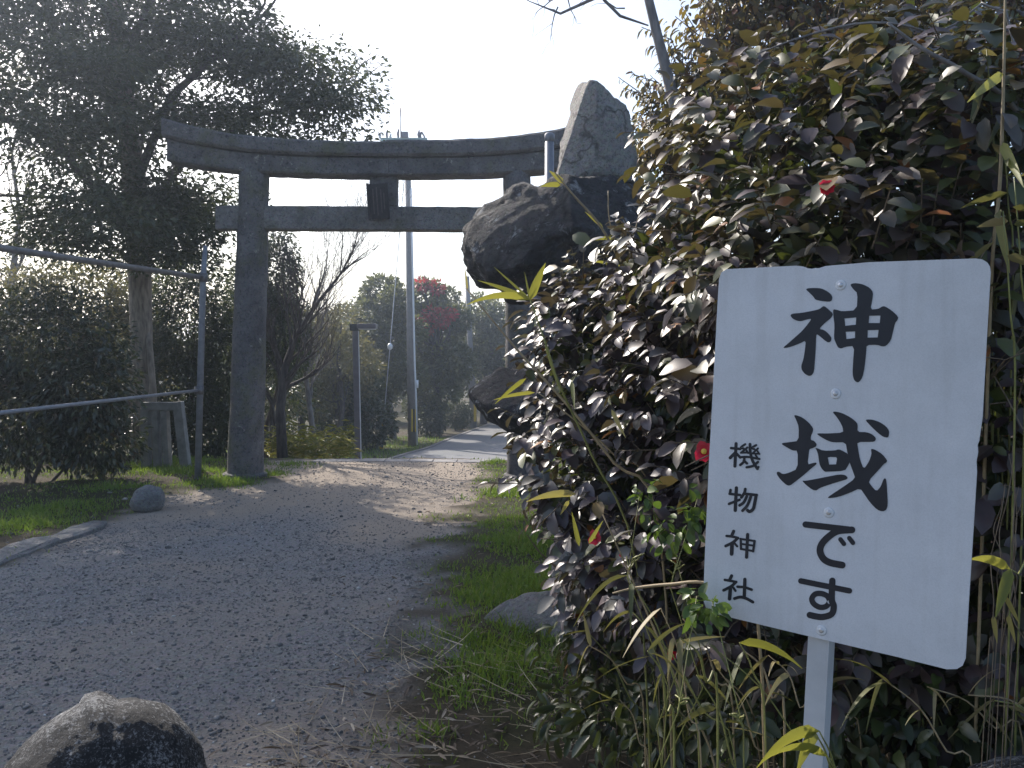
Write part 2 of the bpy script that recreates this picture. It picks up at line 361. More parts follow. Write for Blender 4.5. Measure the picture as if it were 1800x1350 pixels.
def road_mat():
    m, n, l, b = mat('worn_asphalt'); t2 = tex(n, l, 'ShaderNodeTexNoise', 30, 8, .8); t1 = tex(n, l, 'ShaderNodeTexNoise', .8, 5, .6)
    r_ = ramp(n, [(.3, (.11, .11, .115)), (.7, (.21, .205, .20))]); l.new(t2.outputs['Fac'], r_.inputs[0])
    c = mixc(n, l, .3, r_.outputs[0], t1.outputs['Color'], 'OVERLAY'); hs = n.new('ShaderNodeHueSaturation'); hs.inputs['Saturation'].default_value = .3
    l.new(c, hs.inputs['Color']); l.new(hs.outputs[0], b.inputs['Base Color']); b.inputs['Roughness'].default_value = .8; bump(n, l, b, t2.outputs['Fac'], .4, .01); return m
MT['road'] = road_mat()
MT['stone_bits'] = leaf_mat('gravel_stone', [(0, (.085, .083, .082)), (.35, (.165, .16, .155)), (.85, (.30, .285, .265)), (1, (.55, .54, .52))], .8, 0, (.1, .1, .1), .3)

# ------------------------------------------------------------------ ground
LE = sorted([tuple(gnd(a, b)[:2])[::-1] for a, b in ((-700, 1250), (-300, 1090), (0, 1000), (190, 925), (330, 862), (470, 846), (560, 807))])
RE = sorted([tuple(gnd(a, b)[:2])[::-1] for a, b in ((640, 1349), (715, 1180), (765, 1040), (795, 955), (815, 900), (838, 850), (850, 812))])
def xl(y): return np.interp(y, [a for a, b in LE], [b for a, b in LE])
def xr(y): return np.interp(y, [a for a, b in RE], [b for a, b in RE])
def sstep(a, b, x):
    t = np.clip((x - a) / (b - a), 0, 1); return t * t * (3 - 2 * t)
def masks(x, y):
    w = (vnoise(x, y, 1.6, 1) - .5) * .55 + (vnoise(x, y, 6, 2) - .5) * .3
    p = sstep(-.16, .16, x + w - xl(y)) * sstep(-.18, .18, xr(y) + w * 1.1 - x)
    p = np.where(y > 13.3, 0, p)
    sand_dapple = np.clip(sstep(6.9, 8.6, y + (vnoise(x, y, .9, 3) - .5) * 2.5) * .95 + (vnoise(x, y, 1.3, 4) > .66) * .25 * sstep(2, 5, y)
                   + sstep(.45, .75, vnoise(x, y, .7, 5)) * .5 + (vnoise(x, y, 3.5, 41) - .5) * .3, 0, 1)  # sandy ground beyond the gate; noise patches also paint in sun dapples
    green = sstep(.3, .62, vnoise(x, y, 1.7, 6) * .65 + vnoise(x, y, 7, 7) * .35)
    return p, sand_dapple, green
def relief(x, y):
    p, s_, g = masks(x, y)
    return (vnoise(x, y, .8, 8) - .5) * .05 + (vnoise(x, y, 5, 9) - .5) * .018 * (1 - .5 * p) + (1 - p) * .035 * vnoise(x, y, 2.5, 10)
def gzr(x, y):
    return gz(x, y) + float(relief(np.array([x]), np.array([y]))[0])
def axis(parts):
    out = []
    for a, b, st in parts: out += list(np.arange(a, b, st))
    return np.array(out)
gx = axis([(-160, -40, 10), (-40, -12, 1.5), (-12, -6, .3), (-6, 3, .055), (3, 8, .25), (8, 30, 1.5), (30, 161, 10)])
gy = axis([(-30, 1.5, 1.5), (1.5, 2.6, .2), (2.6, 13.6, .055), (13.6, 50, .35), (50, 100, 2), (100, 420, 16)])
X, Y = np.meshgrid(gx, gy); Z = np.interp(Y, _py, _pz) + relief(X, Y)
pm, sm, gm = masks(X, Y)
nx, ny = len(gx), len(gy); ii = np.arange(nx * ny).reshape(ny, nx)
quads = np.stack([ii[:-1, :-1], ii[:-1, 1:], ii[1:, 1:], ii[1:, :-1]], -1).reshape(-1)
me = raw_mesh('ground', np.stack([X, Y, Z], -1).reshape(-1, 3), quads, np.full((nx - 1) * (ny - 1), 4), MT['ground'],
              {'path': pm.ravel(), 'sand_dapple': sm.ravel(), 'green': gm.ravel()}, True)
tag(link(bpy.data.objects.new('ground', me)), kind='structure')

# asphalt lane beyond the crest, bending right
LR = [gnd(a, b) for a, b in ((716, 803), (760, 790), (800, 772), (840, 757), (872, 743), (905, 735))]
LRy = [p.y for p in LR]; LRx = [p.x for p in LR]
mb = MB(); ys = np.concatenate([np.arange(15.4, 30, .35), np.arange(30, max(LRy) + 25, 1.0)])
lx = np.interp(ys, LRy, LRx)
lx = np.where(ys < LRy[0], LRx[0] - (LRy[0] - ys) * .1 - .9 * sstep(18, 14, ys), lx)
lx = np.where(ys > LRy[-1], LRx[-1] + (ys - LRy[-1]) * .5, lx)
vv = []; cols = 9
for y, x0 in zip(ys, lx):
    for k in range(cols):
        x = x0 + k / (cols - 1) * 4.6; vv.append((x, y, gz(x, y) + .075))
ff = [(r_ * cols + k, r_ * cols + k + 1, (r_ + 1) * cols + k + 1, (r_ + 1) * cols + k) for r_ in range(len(ys) - 1) for k in range(cols - 1)]
tag(mb.add(vv, ff).build('road', MT['road'], smooth=True), kind='structure')
# low kerb along the lane's near side
mb = MB(); prof = [(-.14, 0), (-.14, .05), (0, .05), (0, 0)]; vv = []
for y, x0 in zip(ys, lx):
    if y < 17: continue
    for dx, dz in prof: vv.append((x0 + dx, y, gz(x0, y) + .05 + dz))
ff = [(i * 4 + k, i * 4 + k + 1, i * 4 + 5 + k, i * 4 + 4 + k) for i in range(len(vv) // 4 - 1) for k in range(3)]
tag(mb.add(vv, ff).build('road_kerb', MT['pipe_rust']), kind='structure')
# pale edging strip along the crest where the gravel ends
a, b = at(552, 806, 13.0), at(930, 808, 12.95); n = 9
d = (b - a) / n
root = empty('path_edging'); tag(root, kind='structure')
for i in range(n):
    p = a + d * (i + .5); h = gzr(p.x, p.y) - gz(p.x, p.y) + .012 - .05 + .05
    MB().box((p.x, p.y, gz(p.x, p.y) + h - .05), d.length - .012, .34, .1 + rng.uniform(0, .006), Matrix.Rotation(math.atan2(d.y, d.x), 3, 'Z')).build('edging_block', MT['concrete'], root, bevel=.006)

# ------------------------------------------------------------------ rocks
def polar(outline, c):
    an = sorted([(math.atan2(y - c[1], x - c[0]), math.hypot(x - c[0], y - c[1])) for x, y in outline])
    A = np.array([a for a, _ in an]); D_ = np.array([d for _, d in an])
    A = np.concatenate([A - 2 * np.pi, A, A + 2 * np.pi]); D_ = np.tile(D_, 3)
    return lambda t: np.interp(t, A, D_)
def rock(name, label, cat, outline, Y, thick, m, amp=.03, fr=3.0, k=.6, clips=(), nt=72, nphi=36, seed=0, parent=None, back=1.0, group=None, lean=0):
    """a stone whose outline is traced; world outline = pixels carried to depth Y"""
    mx_ = sum(p[0] for p in outline) / len(outline); my_ = sum(p[1] for p in outline) / len(outline)
    c = at(mx_, my_, Y); vd = (c - CAM).normalized(); ea = vd.cross(Vector((0, 0, 1))).normalized(); eb = ea.cross(vd)
    xs = []
    for px, py in outline:
        d = ray(px, py); q = CAM + d * ((c - CAM).dot(vd) / d.dot(vd)) - c; xs.append((q.dot(ea), q.dot(eb)))
    cx = cz = 0; f = polar(xs, (0, 0)); v = []
    th = np.linspace(-np.pi, np.pi, nt, endpoint=False); ph = np.linspace(-np.pi / 2, np.pi / 2, nphi + 1)
    rad = f(th)
    for p_ in ph:
        s_ = max(math.cos(p_), 0) ** k
        for t, r_ in zip(th, rad):
            q = c + ea * math.cos(t) * r_ * s_ + eb * math.sin(t) * r_ * s_ + vd * math.sin(p_) * thick * (back if p_ > 0 else 1)
            v.append(q)
    for i, q in enumerate(v):
        d = (q - c); dn = d.normalized() if d.length > 1e-6 else Vector((0, -1, 0))
        o = Vector((seed * 3.1, seed * 1.7, 0))
        h = noise.fractal(q * fr + o, .9, 2.0, 7) * amp + abs(noise.noise(q * fr * .6 + o)) * -amp * .8
        q = q + dn * h
        for (pn, pd) in clips:
            pn = Vector(pn).normalized(); e = (q - c).dot(pn) - pd
            if e > 0: q = q - pn * e * .9
        v[i] = q
    fs = [(i * nt + j, i * nt + (j + 1) % nt, (i + 1) * nt + (j + 1) % nt, (i + 1) * nt + j) for i in range(nphi) for j in range(nt)]
    mb = MB(); mb.add(v, fs); o = mb.build(name, m, parent, smooth=True)
    bm = bmesh.new(); bm.from_mesh(o.data); bmesh.ops.remove_doubles(bm, verts=bm.verts, dist=1e-5); bmesh.ops.recalc_face_normals(bm, faces=bm.faces); bm.to_mesh(o.data); bm.free()
    o.data.polygons.foreach_set('use_smooth', [True] * len(o.data.polygons))
    if parent is None: tag(o, label, cat, group)
    return o
YR = 5.0
rock('boulder', 'huge dark lichen-spotted boulder jutting out beneath the upright stone', 'boulder',
     [(804, 440), (812, 405), (835, 380), (865, 357), (900, 340), (925, 332), (950, 336), (975, 318), (1010, 312), (1060, 315), (1120, 322), (1180, 338), (1240, 365), (1275, 410), (1270, 470), (1220, 520), (1150, 545), (1060, 540), (980, 535), (930, 528), (880, 515), (845, 500), (820, 478)],
     YR, .48, MT['boulder'], .075, 3.2, .55, [((-.5, -.8, .4), .36), ((.1, -.9, -.5), .40), ((.3, -.9, .45), .38)], 190, 90, 1)
rock('upright_stone', 'pale grey pointed stone standing upright on the huge boulder', 'standing stone',
     [(976, 322), (983, 285), (990, 240), (997, 200), (999, 165), (1007, 147), (1024, 139), (1048, 142), (1066, 156), (1077, 174), (1098, 184), (1110, 208), (1112, 250), (1116, 290), (1121, 330), (1085, 338), (1040, 338), (1000, 334)],
     YR + .05, .22, MT['upright'], .026, 6, .32, [((-.93, -.3, .3), .15), ((-.5, -.85, .1), .15), ((.35, -.9, .1), .16)], 150, 80, 5)
rock('jutting_rock', 'dark rounded rock jutting over the lane below the huge boulder', 'rock',
     [(818, 695), (830, 672), (860, 656), (900, 651), (960, 650), (1040, 655), (1090, 690), (1085, 740), (1030, 775), (960, 772), (915, 760), (880, 745), (850, 728), (828, 712)],
     YR - .1, .4, MT['boulder'], .05, 3.5, .55, [((-.4, -.6, .7), .27)], 90, 44, 9)
rock('support_rock', 'tall grey rock behind the camellia carrying the huge boulder', 'rock',
     [(985, 1115), (975, 1040), (976, 960), (985, 900), (1005, 820), (1000, 740), (1015, 640), (1010, 530), (1060, 500), (1180, 500), (1250, 540), (1270, 700), (1280, 900), (1290, 1110), (1150, 1125)],
     YR + .15, .42, MT['grey_rock'], .05, 2.2, .4, [], 90, 44, 12)
rock('foot_stone', 'smooth grey stone bedded in grass at the foot of the rocks', 'stone',
     [(838, 1118), (848, 1090), (870, 1070), (905, 1052), (945, 1040), (985, 1038), (1030, 1050), (1060, 1090), (1050, 1130), (960, 1140), (880, 1135)],
     4.95, .3, MT['grey_rock'], .02, 3, .55, [((-.3, -.6, .75), .1)], 72, 36, 15)
rock('foreground_rock', 'mottled dark boulder with a small knob on its crown', 'boulder',
     [(-10, 1395), (30, 1325), (70, 1280), (105, 1255), (138, 1238), (150, 1221), (172, 1215), (192, 1222), (206, 1232), (240, 1226), (285, 1236), (320, 1262), (345, 1300), (360, 1345), (372, 1420), (380, 1550), (370, 1700), (200, 1760), (20, 1730), (-40, 1600), (-40, 1480)],
     2.15, .22, MT['fore_rock'], .008, 9, .68, [], 190, 100, 21)
rock('mottled_stone', 'low mottled stone beside the sign post at the bush edge', 'stone',
     [(1660, 1400), (1690, 1352), (1730, 1335), (1780, 1326), (1850, 1330), (1930, 1370), (1960, 1500), (1900, 1640), (1750, 1660), (1660, 1560)],
     1.75, .2, MT['fore_rock'], .015, 6, .6, [], 72, 36, 25)
p = gnd(258, 899)
rock('small_boulder', 'small grey boulder on the grass beside the gravel path', 'boulder',
     [(226, 890), (232, 872), (244, 857), (268, 853), (286, 860), (291, 875), (286, 892), (270, 901), (240, 902)], p.y, .15, MT['grey_rock'], .012, 8, .5, [((.2, -.7, .7), .13)], 48, 24, 31)
for i, (o_, lab) in enumerate((([(92, 948), (120, 934), (165, 921), (188, 922), (180, 933), (140, 946), (105, 957)], 'flat kerb stone sunk in grass near the small boulder'),
                               ([(-30, 990), (10, 968), (60, 952), (100, 947), (108, 955), (60, 975), (0, 1000)], 'long flat kerb stone along the grass edge of the path'))):
    ys_ = gnd(sum(a for a, b in o_) / len(o_), sum(b for a, b in o_) / len(o_)).y
    W = [gnd(a, b) for a, b in o_]; mb = MB(); n = len(W)
    c = sum(W, Vector()) / n
    top = [p_ + Vector((0, 0, .03)) for p_ in W]; top2 = [c + (p_ - c) * .86 + Vector((0, 0, .042 + rng.uniform(-.008, .008))) for p_ in W]
    bot = [c + (p_ - c) * 1.03 - Vector((0, 0, .05)) for p_ in W]
    fs = [tuple(range(2 * n, 3 * n))]
    for k in range(n):
        k2 = (k + 1) % n; fs += [(k, k2, n + k2, n + k), (n + k, n + k2, 2 * n + k2, 2 * n + k)]
    o = mb.add(bot + top + top2, fs).build('kerb_stone', MT['grey_rock'], bevel=.006); tag(o, lab, 'kerb stone', 'kerb stones along the path')
    bm = bmesh.new(); bm.from_mesh(o.data); bmesh.ops.recalc_face_normals(bm, faces=bm.faces); bm.to_mesh(o.data); bm.free()

# ------------------------------------------------------------------ torii
YT = 11.08; PX = YT / F
tc = gnd(673, 842); tor = empty('torii_gate', (tc.x, YT, 0), 'weathered grey stone shrine gate with upswept double lintel', 'torii')
yawT = R(.6)
def tz(py): return 1.5 + (629 - py) * PX
def rough(o, amp=.006, fr=9, seed=0):
    me = o.data
    for v in me.vertices:
        n_ = noise.noise_vector(v.co * fr + Vector((seed, 0, 0))) * amp + noise.noise_vector(v.co * fr * 4) * amp * .35
        v.co += n_
def tor_part(mb, name, **kw):
    o = mb.build(name, kw.pop('m', MT['torii']), None, **kw); o.parent = tor; o.matrix_parent_inverse = Matrix(); return o
def grid_box(mb, x0, x1, y0, y1, z0f, z1f, nx_=40, bev=.02):
    """long beam along x, its lower and upper faces follow z0f(x), z1f(x); chamfered section"""
    vs_ = []; sec = 12
    for i in range(nx_ + 1):
        x = x0 + (x1 - x0) * i / nx_; a, b = z0f(x), z1f(x)
        vs_ += [(x, y0 + bev, a), (x, (y0 + y1) / 2, a), (x, y1 - bev, a), (x, y1, a + bev), (x, y1, (a + b) / 2), (x, y1, b - bev), (x, y1 - bev, b), (x, (y0 + y1) / 2, b), (x, y0 + bev, b), (x, y0, b - bev), (x, y0, (a + b) / 2), (x, y0, a + bev)]
    fs = [(i * sec + k, (i + 1) * sec + k, (i + 1) * sec + (k + 1) % sec, i * sec + (k + 1) % sec) for i in range(nx_) for k in range(sec)]
    fs += [tuple(range(sec)), tuple(nx_ * sec + k for k in range(sec))[::-1]]
    return mb.add(vs_, fs)
def lx_(px): return (px - 673) * PX
for (xb, xt, rb, rt) in ((428, 448, 31, 25.5), (919, 905, 28, 24)):
    mb = MB(); npt = 30; pts = []; rr = []
    for i in range(npt + 1):
        t = i / npt; z = -.15 + t * (tz(305) + .15)
        pts.append((lx_(xb + (xt - xb) * t), 0, z)); rr.append((rb + (rt - rb) * t) * PX)
    mb.tube(pts, rr, 36); o = tor_part(mb, 'pillar', smooth=True); rough(o, .012, 4, xb)
    mb = MB(); mb.tube([(lx_(xb), 0, -.1), (lx_(xb), 0, .05), (lx_(xb), 0, .065)], [rb * PX * 1.28, rb * PX * 1.25, rb * PX * 1.15], 28); o = tor_part(mb, 'pillar_base', smooth=False); rough(o, .012, 5)
half = 374 * PX
def up(x): return .27 * abs(x / half) ** 3.0
def lowr(x): return .165 * abs(x / half) ** 3.0
zs0, zs1, zk1 = tz(314), tz(283), tz(258)
for (a, b) in ((-half, lx_(684)), (lx_(684) + .006, half)):
    o = tor_part(grid_box(MB(), a * .985, b * .985, -.17, .17, lambda x: zs0 + lowr(x), lambda x: zs1 - .003 + (lowr(x) * .45 + up(x) * .55), 44), 'lower_lintel', smooth=False); rough(o, .007, 6, 3)
    o = tor_part(grid_box(MB(), a, b, -.24, .24, lambda x: zs1 + (lowr(x) * .45 + up(x) * .55), lambda x: zk1 + up(x) + (.02 if x > lx_(684) else 0), 44, .03), 'top_lintel', smooth=False); rough(o, .008, 6, 9)
o = tor_part(grid_box(MB(), lx_(384), lx_(962), -.1, .1, lambda x: tz(407), lambda x: tz(366), 60, .014), 'tie_beam', m=MT['torii_beam']); rough(o, .008, 7, 5)
o = tor_part(grid_box(MB(), lx_(650), lx_(697), -.09, .09, lambda x: tz(366) + .002, lambda x: tz(311) + .0, 8, .012), 'centre_strut'); rough(o, .005, 9, 2)
# name tablet, leaning forward
pr = Matrix.Rotation(R(8), 3, 'X') @ Matrix.Rotation(R(-3), 3, 'Y'); pc = Vector((lx_(667), -.19, tz(360)))
tab = tor_part(MB().box(pc, .24, .03, .42, pr), 'name_tablet', m=MT['plaque'], bevel=.006)
for sx in (-1, 1):
    o = MB().box(pc + pr @ Vector((sx * .115, -.022, 0)), .03, .03, .44, pr).build('tablet_frame', MT['plaque'], None, bevel=.004); o.parent = tab
for k, (dx, l_) in enumerate(((-.055, .30), (-.01, .34), (.04, .28), (.075, .2))):
    o = MB().box(pc + pr @ Vector((dx, -.018, .0)), .014, .006, l_, pr).build('carved_line', MT['plaque_line'], None); o.parent = tab
tor.rotation_euler = (0, 0, yawT)

# ------------------------------------------------------------------ posts and poles
def pole_thing(name, label, cat, base, top, r0, r1, m, n=16, part='pole'):
    e = empty(name, base, label, cat)
    MB().tube([base, Vector(base).lerp(Vector(top), .5), top], [r0, (r0 + r1) / 2, r1], n).build(part, m, e, smooth=True); return e
# fence of pipes at the left
fb = gnd(347, 846); ft = at(361, 432, fb.y)
fen = empty('pipe_fence', (fb.x, fb.y, 0), 'grey steel pipe fence with two rails beside the big tree', 'fence')
p0 = at(357, 488, fb.y); p1 = at(-2, 431, 7.35); pd = p1 - p0; pe = p0 + pd * 1.9
q0 = at(350, 686, fb.y); q1 = at(-2, 726, 7.0); qd = q1 - q0; qe = q0 + qd * 1.75
post = MB().tube([(fb.x, fb.y, -.1), p0, ft], [.04, .037, .024], 14).build('post', MT['galv'], fen, smooth=True)
MB().tube([p0 - Vector((0, 0, .05)), p0 + Vector((0, 0, .05))], .055, 14).build('clamp', MT['pipe_rust'], fen, smooth=True)
MB().tube([q0 - Vector((0, 0, .05)), q0 + Vector((0, 0, .05))], .056, 14).build('clamp', MT['pipe_rust'], fen, smooth=True)
MB().tube([p0, p0.lerp(pe, .5) - Vector((0, 0, .02)), pe], .030, 12).build('rail', MT['pipe_rust'], fen, smooth=True)
MB().tube([q0, qe], .018, 12).build('rail', MT['galv'], fen, smooth=True)
MB().tube([(pe.x, pe.y, -.1), (pe.x, pe.y, pe.z + .4)], .045, 14).build('post', MT['galv'], fen, smooth=True)
# pipe pole behind the boulder
pt = at(966, 238, 8.4); pb = Vector((at(963, 700, 8.4).x, 8.4, -.1))
e = pole_thing('pipe_pole', 'grey steel pipe pole behind the huge boulder', 'pole', pb, pt, .043, .043, MT['galv'])
MB().tube([pt - Vector((0, 0, .06)), pt + Vector((0, 0, .008)), pt + Vector((0, 0, .02))], [.047, .047, .035], 16).build('cap', MT['galv'], e, smooth=True)
# lamp
lb = at(630, 812, 20.5); lb.z = gz(lb.x, lb.y); lt = at(625, 577, 20.5)
e = empty('street_lamp', lb, 'slim dark square-headed lamp post at the crest of the path', 'street lamp')
w = .13
axis_ = (lt - lb); rotl = Matrix.Rotation(math.atan2(axis_.x, axis_.z), 3, 'Y')
MB().box((lb + lt) / 2, w, w, axis_.length, rotl).build('post', MT['lampmetal'], e, bevel=.008)
MB().box((lb + lt) / 2 + Vector((.072, -.02, 0)), .012, .05, axis_.length * .98, rotl).build('edge_trim', MT['lampglass'], e)
MB().box(lt + Vector((-.02, 0, .02)), .2, .18, .16).build('bracket', MT['black'], e, bevel=.01)
hd = MB().box(lt + Vector((.27, 0, .045)), .44, .26, .11).build('lamp_head', MT['lampmetal'], e, bevel=.012)
MB().box(lt + Vector((.27, 0, -.022)), .38, .2, .02).build('diffuser', MT['lampglass'], hd)
# utility pole
ub = gnd(725, 786); ut = at(716, 246, ub.y)
e = empty('utility_pole', ub, 'tall concrete utility pole with crossarm and yellow guard strip', 'utility pole')
MB().tube([ub - Vector((0, 0, .2)), ut], [.15, .09], 20).build('pole', MT['concrete'], e, smooth=True)
def upt(px, py): return at(px, py, ub.y - .2)
MB().tube([upt(733, 782), upt(731, 690), upt(729, 640), upt(726, 500), upt(722, 330)], .032, 8).build('conduit', MT['insul'], e, smooth=True)
MB().tube([upt(733, 668), upt(733, 682)], .05, 8).build('junction_cover', MT['insul'], e, smooth=True)
MB().box(upt(724.5, 739), .06, .05, .75).build('guard_strip', MT['yellow'], e); MB().box(upt(731, 739), .06, .05, .75).build('guard_strip', MT['yellow'], e)
MB().box(upt(727.5, 739), .05, .04, .76).build('guard_strip', MT['black'], e)
cz_ = ut + Vector((-.1, -.12, -.02))
MB().box(cz_, 1.55, .1, .11).build('crossarm', MT['green_steel'], e)
for dx, h_ in ((-.78, .14), (-.55, .28), (-.43, .16), (-.18, .3), (.50, .28), (.56, .2)):
    MB().tube([cz_ + Vector((dx, 0, .04)), cz_ + Vector((dx - .02, 0, h_ * .6)), cz_ + Vector((dx, 0, h_ + .04))], [.03, .045, .03], 8).build('insulator', MT['insul'] if h_ < .18 else MT['lampmetal'], e, smooth=True)
MB().tube([cz_ + Vector((-.8, 0, .05)), cz_ + Vector((-.84, 0, .18)), cz_ + Vector((-.76, 0, .2))], .03, 8).build('insulator', MT['lampmetal'], e)
MB().tube([cz_ + Vector((.7, 0, .02)), cz_ + Vector((.66, 0, .14)), cz_ + Vector((.58, 0, .26))], .03, 8).build('insulator', MT['lampmetal'], e)
MB().box(cz_ + Vector((.04, 0, .15)), .22, .2, .2).build('switch_box', MT['lampmetal'], e, bevel=.02)
MB().tube([cz_ + Vector((-.1, 0, .05)), cz_ + Vector((-.1, 0, .7)), cz_ + Vector((-.11, 0, 1.05))], [.022, .02, .03], 8).build('mast', MT['lampmetal'], e, smooth=True)
# stay wire
gb = at(670, 803, ub.y - 1.5); gb.z = gz(gb.x, gb.y); gt = at(714, 275, ub.y - .12)
e = empty('stay_wire', gb, 'thin stay wire with striped yellow and black guard and white insulator', 'stay wire')
MB().tube([gb, gt], .014, 6).build('wire', MT['wire'], e)
for k in range(10):
    a, b = gb.lerp(gt, .005 + k * .0125), gb.lerp(gt, .005 + (k + 1) * .0125)
    MB().tube([a, b], .075 - k * .002, 10).build('guard_band', MT['yellow'] if k % 2 == 0 else MT['black'], e, smooth=True)
ic = gb.lerp(gt, .345); MB().tube([ic - Vector((0, 0, .11)), ic - Vector((0, 0, .05)), ic + Vector((0, 0, .05)), ic + Vector((0, 0, .11))], [.03, .085, .085, .03], 10).build('insulator', MT['insul'], e, smooth=True)
# second pole, farther down the lane
b2 = gnd(833, 752); t2 = at(821, 486, b2.y)
e = empty('utility_pole', b2, 'distant utility pole with yellow strip, seen past the jutting rock', 'utility pole')
MB().tube([b2 - Vector((0, 0, .2)), t2], [.17, .1], 14).build('pole', MT['concrete'], e, smooth=True)
MB().box(b2 + Vector((.06, -.18, .85)), .12, .05, 1.1).build('guard_strip', MT['yellow'], e)
# leftover stone fence by the big tree
sb = at(300, 806, 11.9); SY = sb.y
e = empty('stone_fence', (sb.x, SY, 0), 'broken old stone fence with slats behind the pipe fence', 'fence')
def bar(a, b, w_, name):
    a = at(*a, SY); b = at(*b, SY); d_ = b - a; MB().box((a + b) / 2, w_, .13, d_.length, Matrix.Rotation(math.atan2(d_.x, d_.z), 3, 'Y')).build(name, MT['fence_concrete'], e, bevel=.01)
bar((328, 832), (313, 706), .12, 'post'); bar((296, 832), (290, 722), .08, 'slat'); bar((278, 832), (274, 722), .08, 'slat'); bar((258, 832), (256, 718), .1, 'post')
a, b = at(252, 716, SY), at(316, 712, SY); MB().box((a + b) / 2, (b - a).length, .15, .11).build('rail', MT['fence_concrete'], e, bevel=.01)
# ------------------------------------------------------------------ sign
S_TL, S_BL, S_TR = at(1265, 478, 1.55), at(1236, 1088, 1.545), at(1742, 455, 1.305)
s_n = (S_TR - S_TL).cross(S_BL - S_TL).normalized()
if s_n.y > 0: s_n = -s_n
def on_sign(px, py, off=0.0):
    d = ray(px, py); t = (S_TL + s_n * off - CAM).dot(s_n) / d.dot(s_n); return CAM + d * t
pbx = on_sign(1440, 1105, -.012)
sgn = empty('sign', (pbx.x, pbx.y, 0), 'white board with black vertical Japanese lettering on a white post', 'sign')
OUT = [(1262, 520), (1264, 490), (1268, 479), (1277, 473), (1340, 470), (1400, 467), (1412, 468.5), (1420, 471.5), (1427, 472.5), (1433, 471), (1439, 471.5), (1451, 467.6), (1475, 465.5), (1500, 463.5), (1526, 461), (1620, 457.5), (1715, 454.3),
       (1727, 456), (1735, 461), (1739.5, 468), (1741, 478), (1734, 600), (1727, 731), (1721, 775), (1718, 782), (1719, 795), (1716, 812), (1717, 830), (1709, 960), (1703, 1054), (1697, 1158), (1692, 1170), (1682, 1176), (1664, 1176.5), (1574, 1154), (1420, 1118), (1270, 1082), (1252, 1077), (1241, 1069), (1236, 1054), (1240, 950), (1246, 815), (1255, 650)]
def sheet(polys, off, thick=0):
    """filled polygons (first loop outer, rest holes) on the sign plane"""
    mb = MB()
    for j, loops in enumerate(polys):
        o_ = off + j * 3e-5
        L3 = [[on_sign(x, y, o_) for x, y in lp] for lp in loops]
        flat = [p for lp in L3 for p in lp]
        tris = tessellate_polygon(L3)
        fs = []
        for t in tris:
            a, b, c = (flat[i] for i in t)
            fs.append(t if (b - a).cross(c - a).dot(s_n) > 0 else t[::-1])
        if thick:
            n = len(flat); back = [p - s_n * thick for p in flat]
            fs += [tuple(i + n for i in f[::-1]) for f in fs]
            fs += [(k, (k + 1) % n, n + (k + 1) % n, n + k) for k in range(n)]
            flat = flat + back
        mb.add(flat, fs)
    return mb
board = sheet([[OUT]], 0, .004).build('board', MT['board'], sgn)
def chaikin(lp):
    o_ = []
    for i in range(len(lp)):
        a, b = lp[i], lp[(i + 1) % len(lp)]
        o_ += [(a[0] * .78 + b[0] * .22, a[1] * .78 + b[1] * .22), (a[0] * .22 + b[0] * .78, a[1] * .22 + b[1] * .78)]
    return o_
def stroke(pts, w, n=7):
    if len(pts) > 2:   # catmull-rom
        P_ = [pts[0]] + list(pts) + [pts[-1]]; q = []
        for i in range(1, len(P_) - 2):
            for k in range(6):
                t = k / 6; a, b, c, d = P_[i-1], P_[i], P_[i+1], P_[i+2]
                q.append(tuple(.5 * (2*b[j] + (c[j]-a[j])*t + (2*a[j]-5*b[j]+4*c[j]-d[j])*t*t + (3*b[j]-a[j]-3*c[j]+d[j])*t**3) for j in (0, 1)))
        pts = q + [pts[-1]]
    L_, R_ = [], []
    for i, p in enumerate(pts):
        a, b = pts[max(i-1, 0)], pts[min(i+1, len(pts)-1)]; dx, dy = b[0]-a[0], b[1]-a[1]; l_ = math.hypot(dx, dy) or 1
        nx_, ny_ = -dy / l_ * w / 2, dx / l_ * w / 2; L_.append((p[0]+nx_, p[1]+ny_)); R_.append((p[0]-nx_, p[1]-ny_))
    def cap(c, fr):
        a0 = math.atan2(fr[1]-c[1], fr[0]-c[0]); return [(c[0]+w/2*math.cos(a0 - math.pi*k/n), c[1]+w/2*math.sin(a0 - math.pi*k/n)) for k in range(1, n)]
    return L_ + cap(pts[-1], L_[-1]) + R_[::-1] + cap(pts[0], R_[0])
def glyph(org, sc, polys=(), strokes=()):
    out = []
    for loops in polys:
        out.append([[(org[0] + x * sc, org[1] + y * sc) for x, y in (chaikin(lp) if i == 0 else lp)] for i, lp in enumerate(loops)])
    for pts, w in strokes:
        out.append([[(org[0] + x * sc, org[1] + y * sc) for x, y in stroke(pts, w)]])
    sheet(out, .0006).build('character', MT['ink'], sgn)
K = 260 / 1800
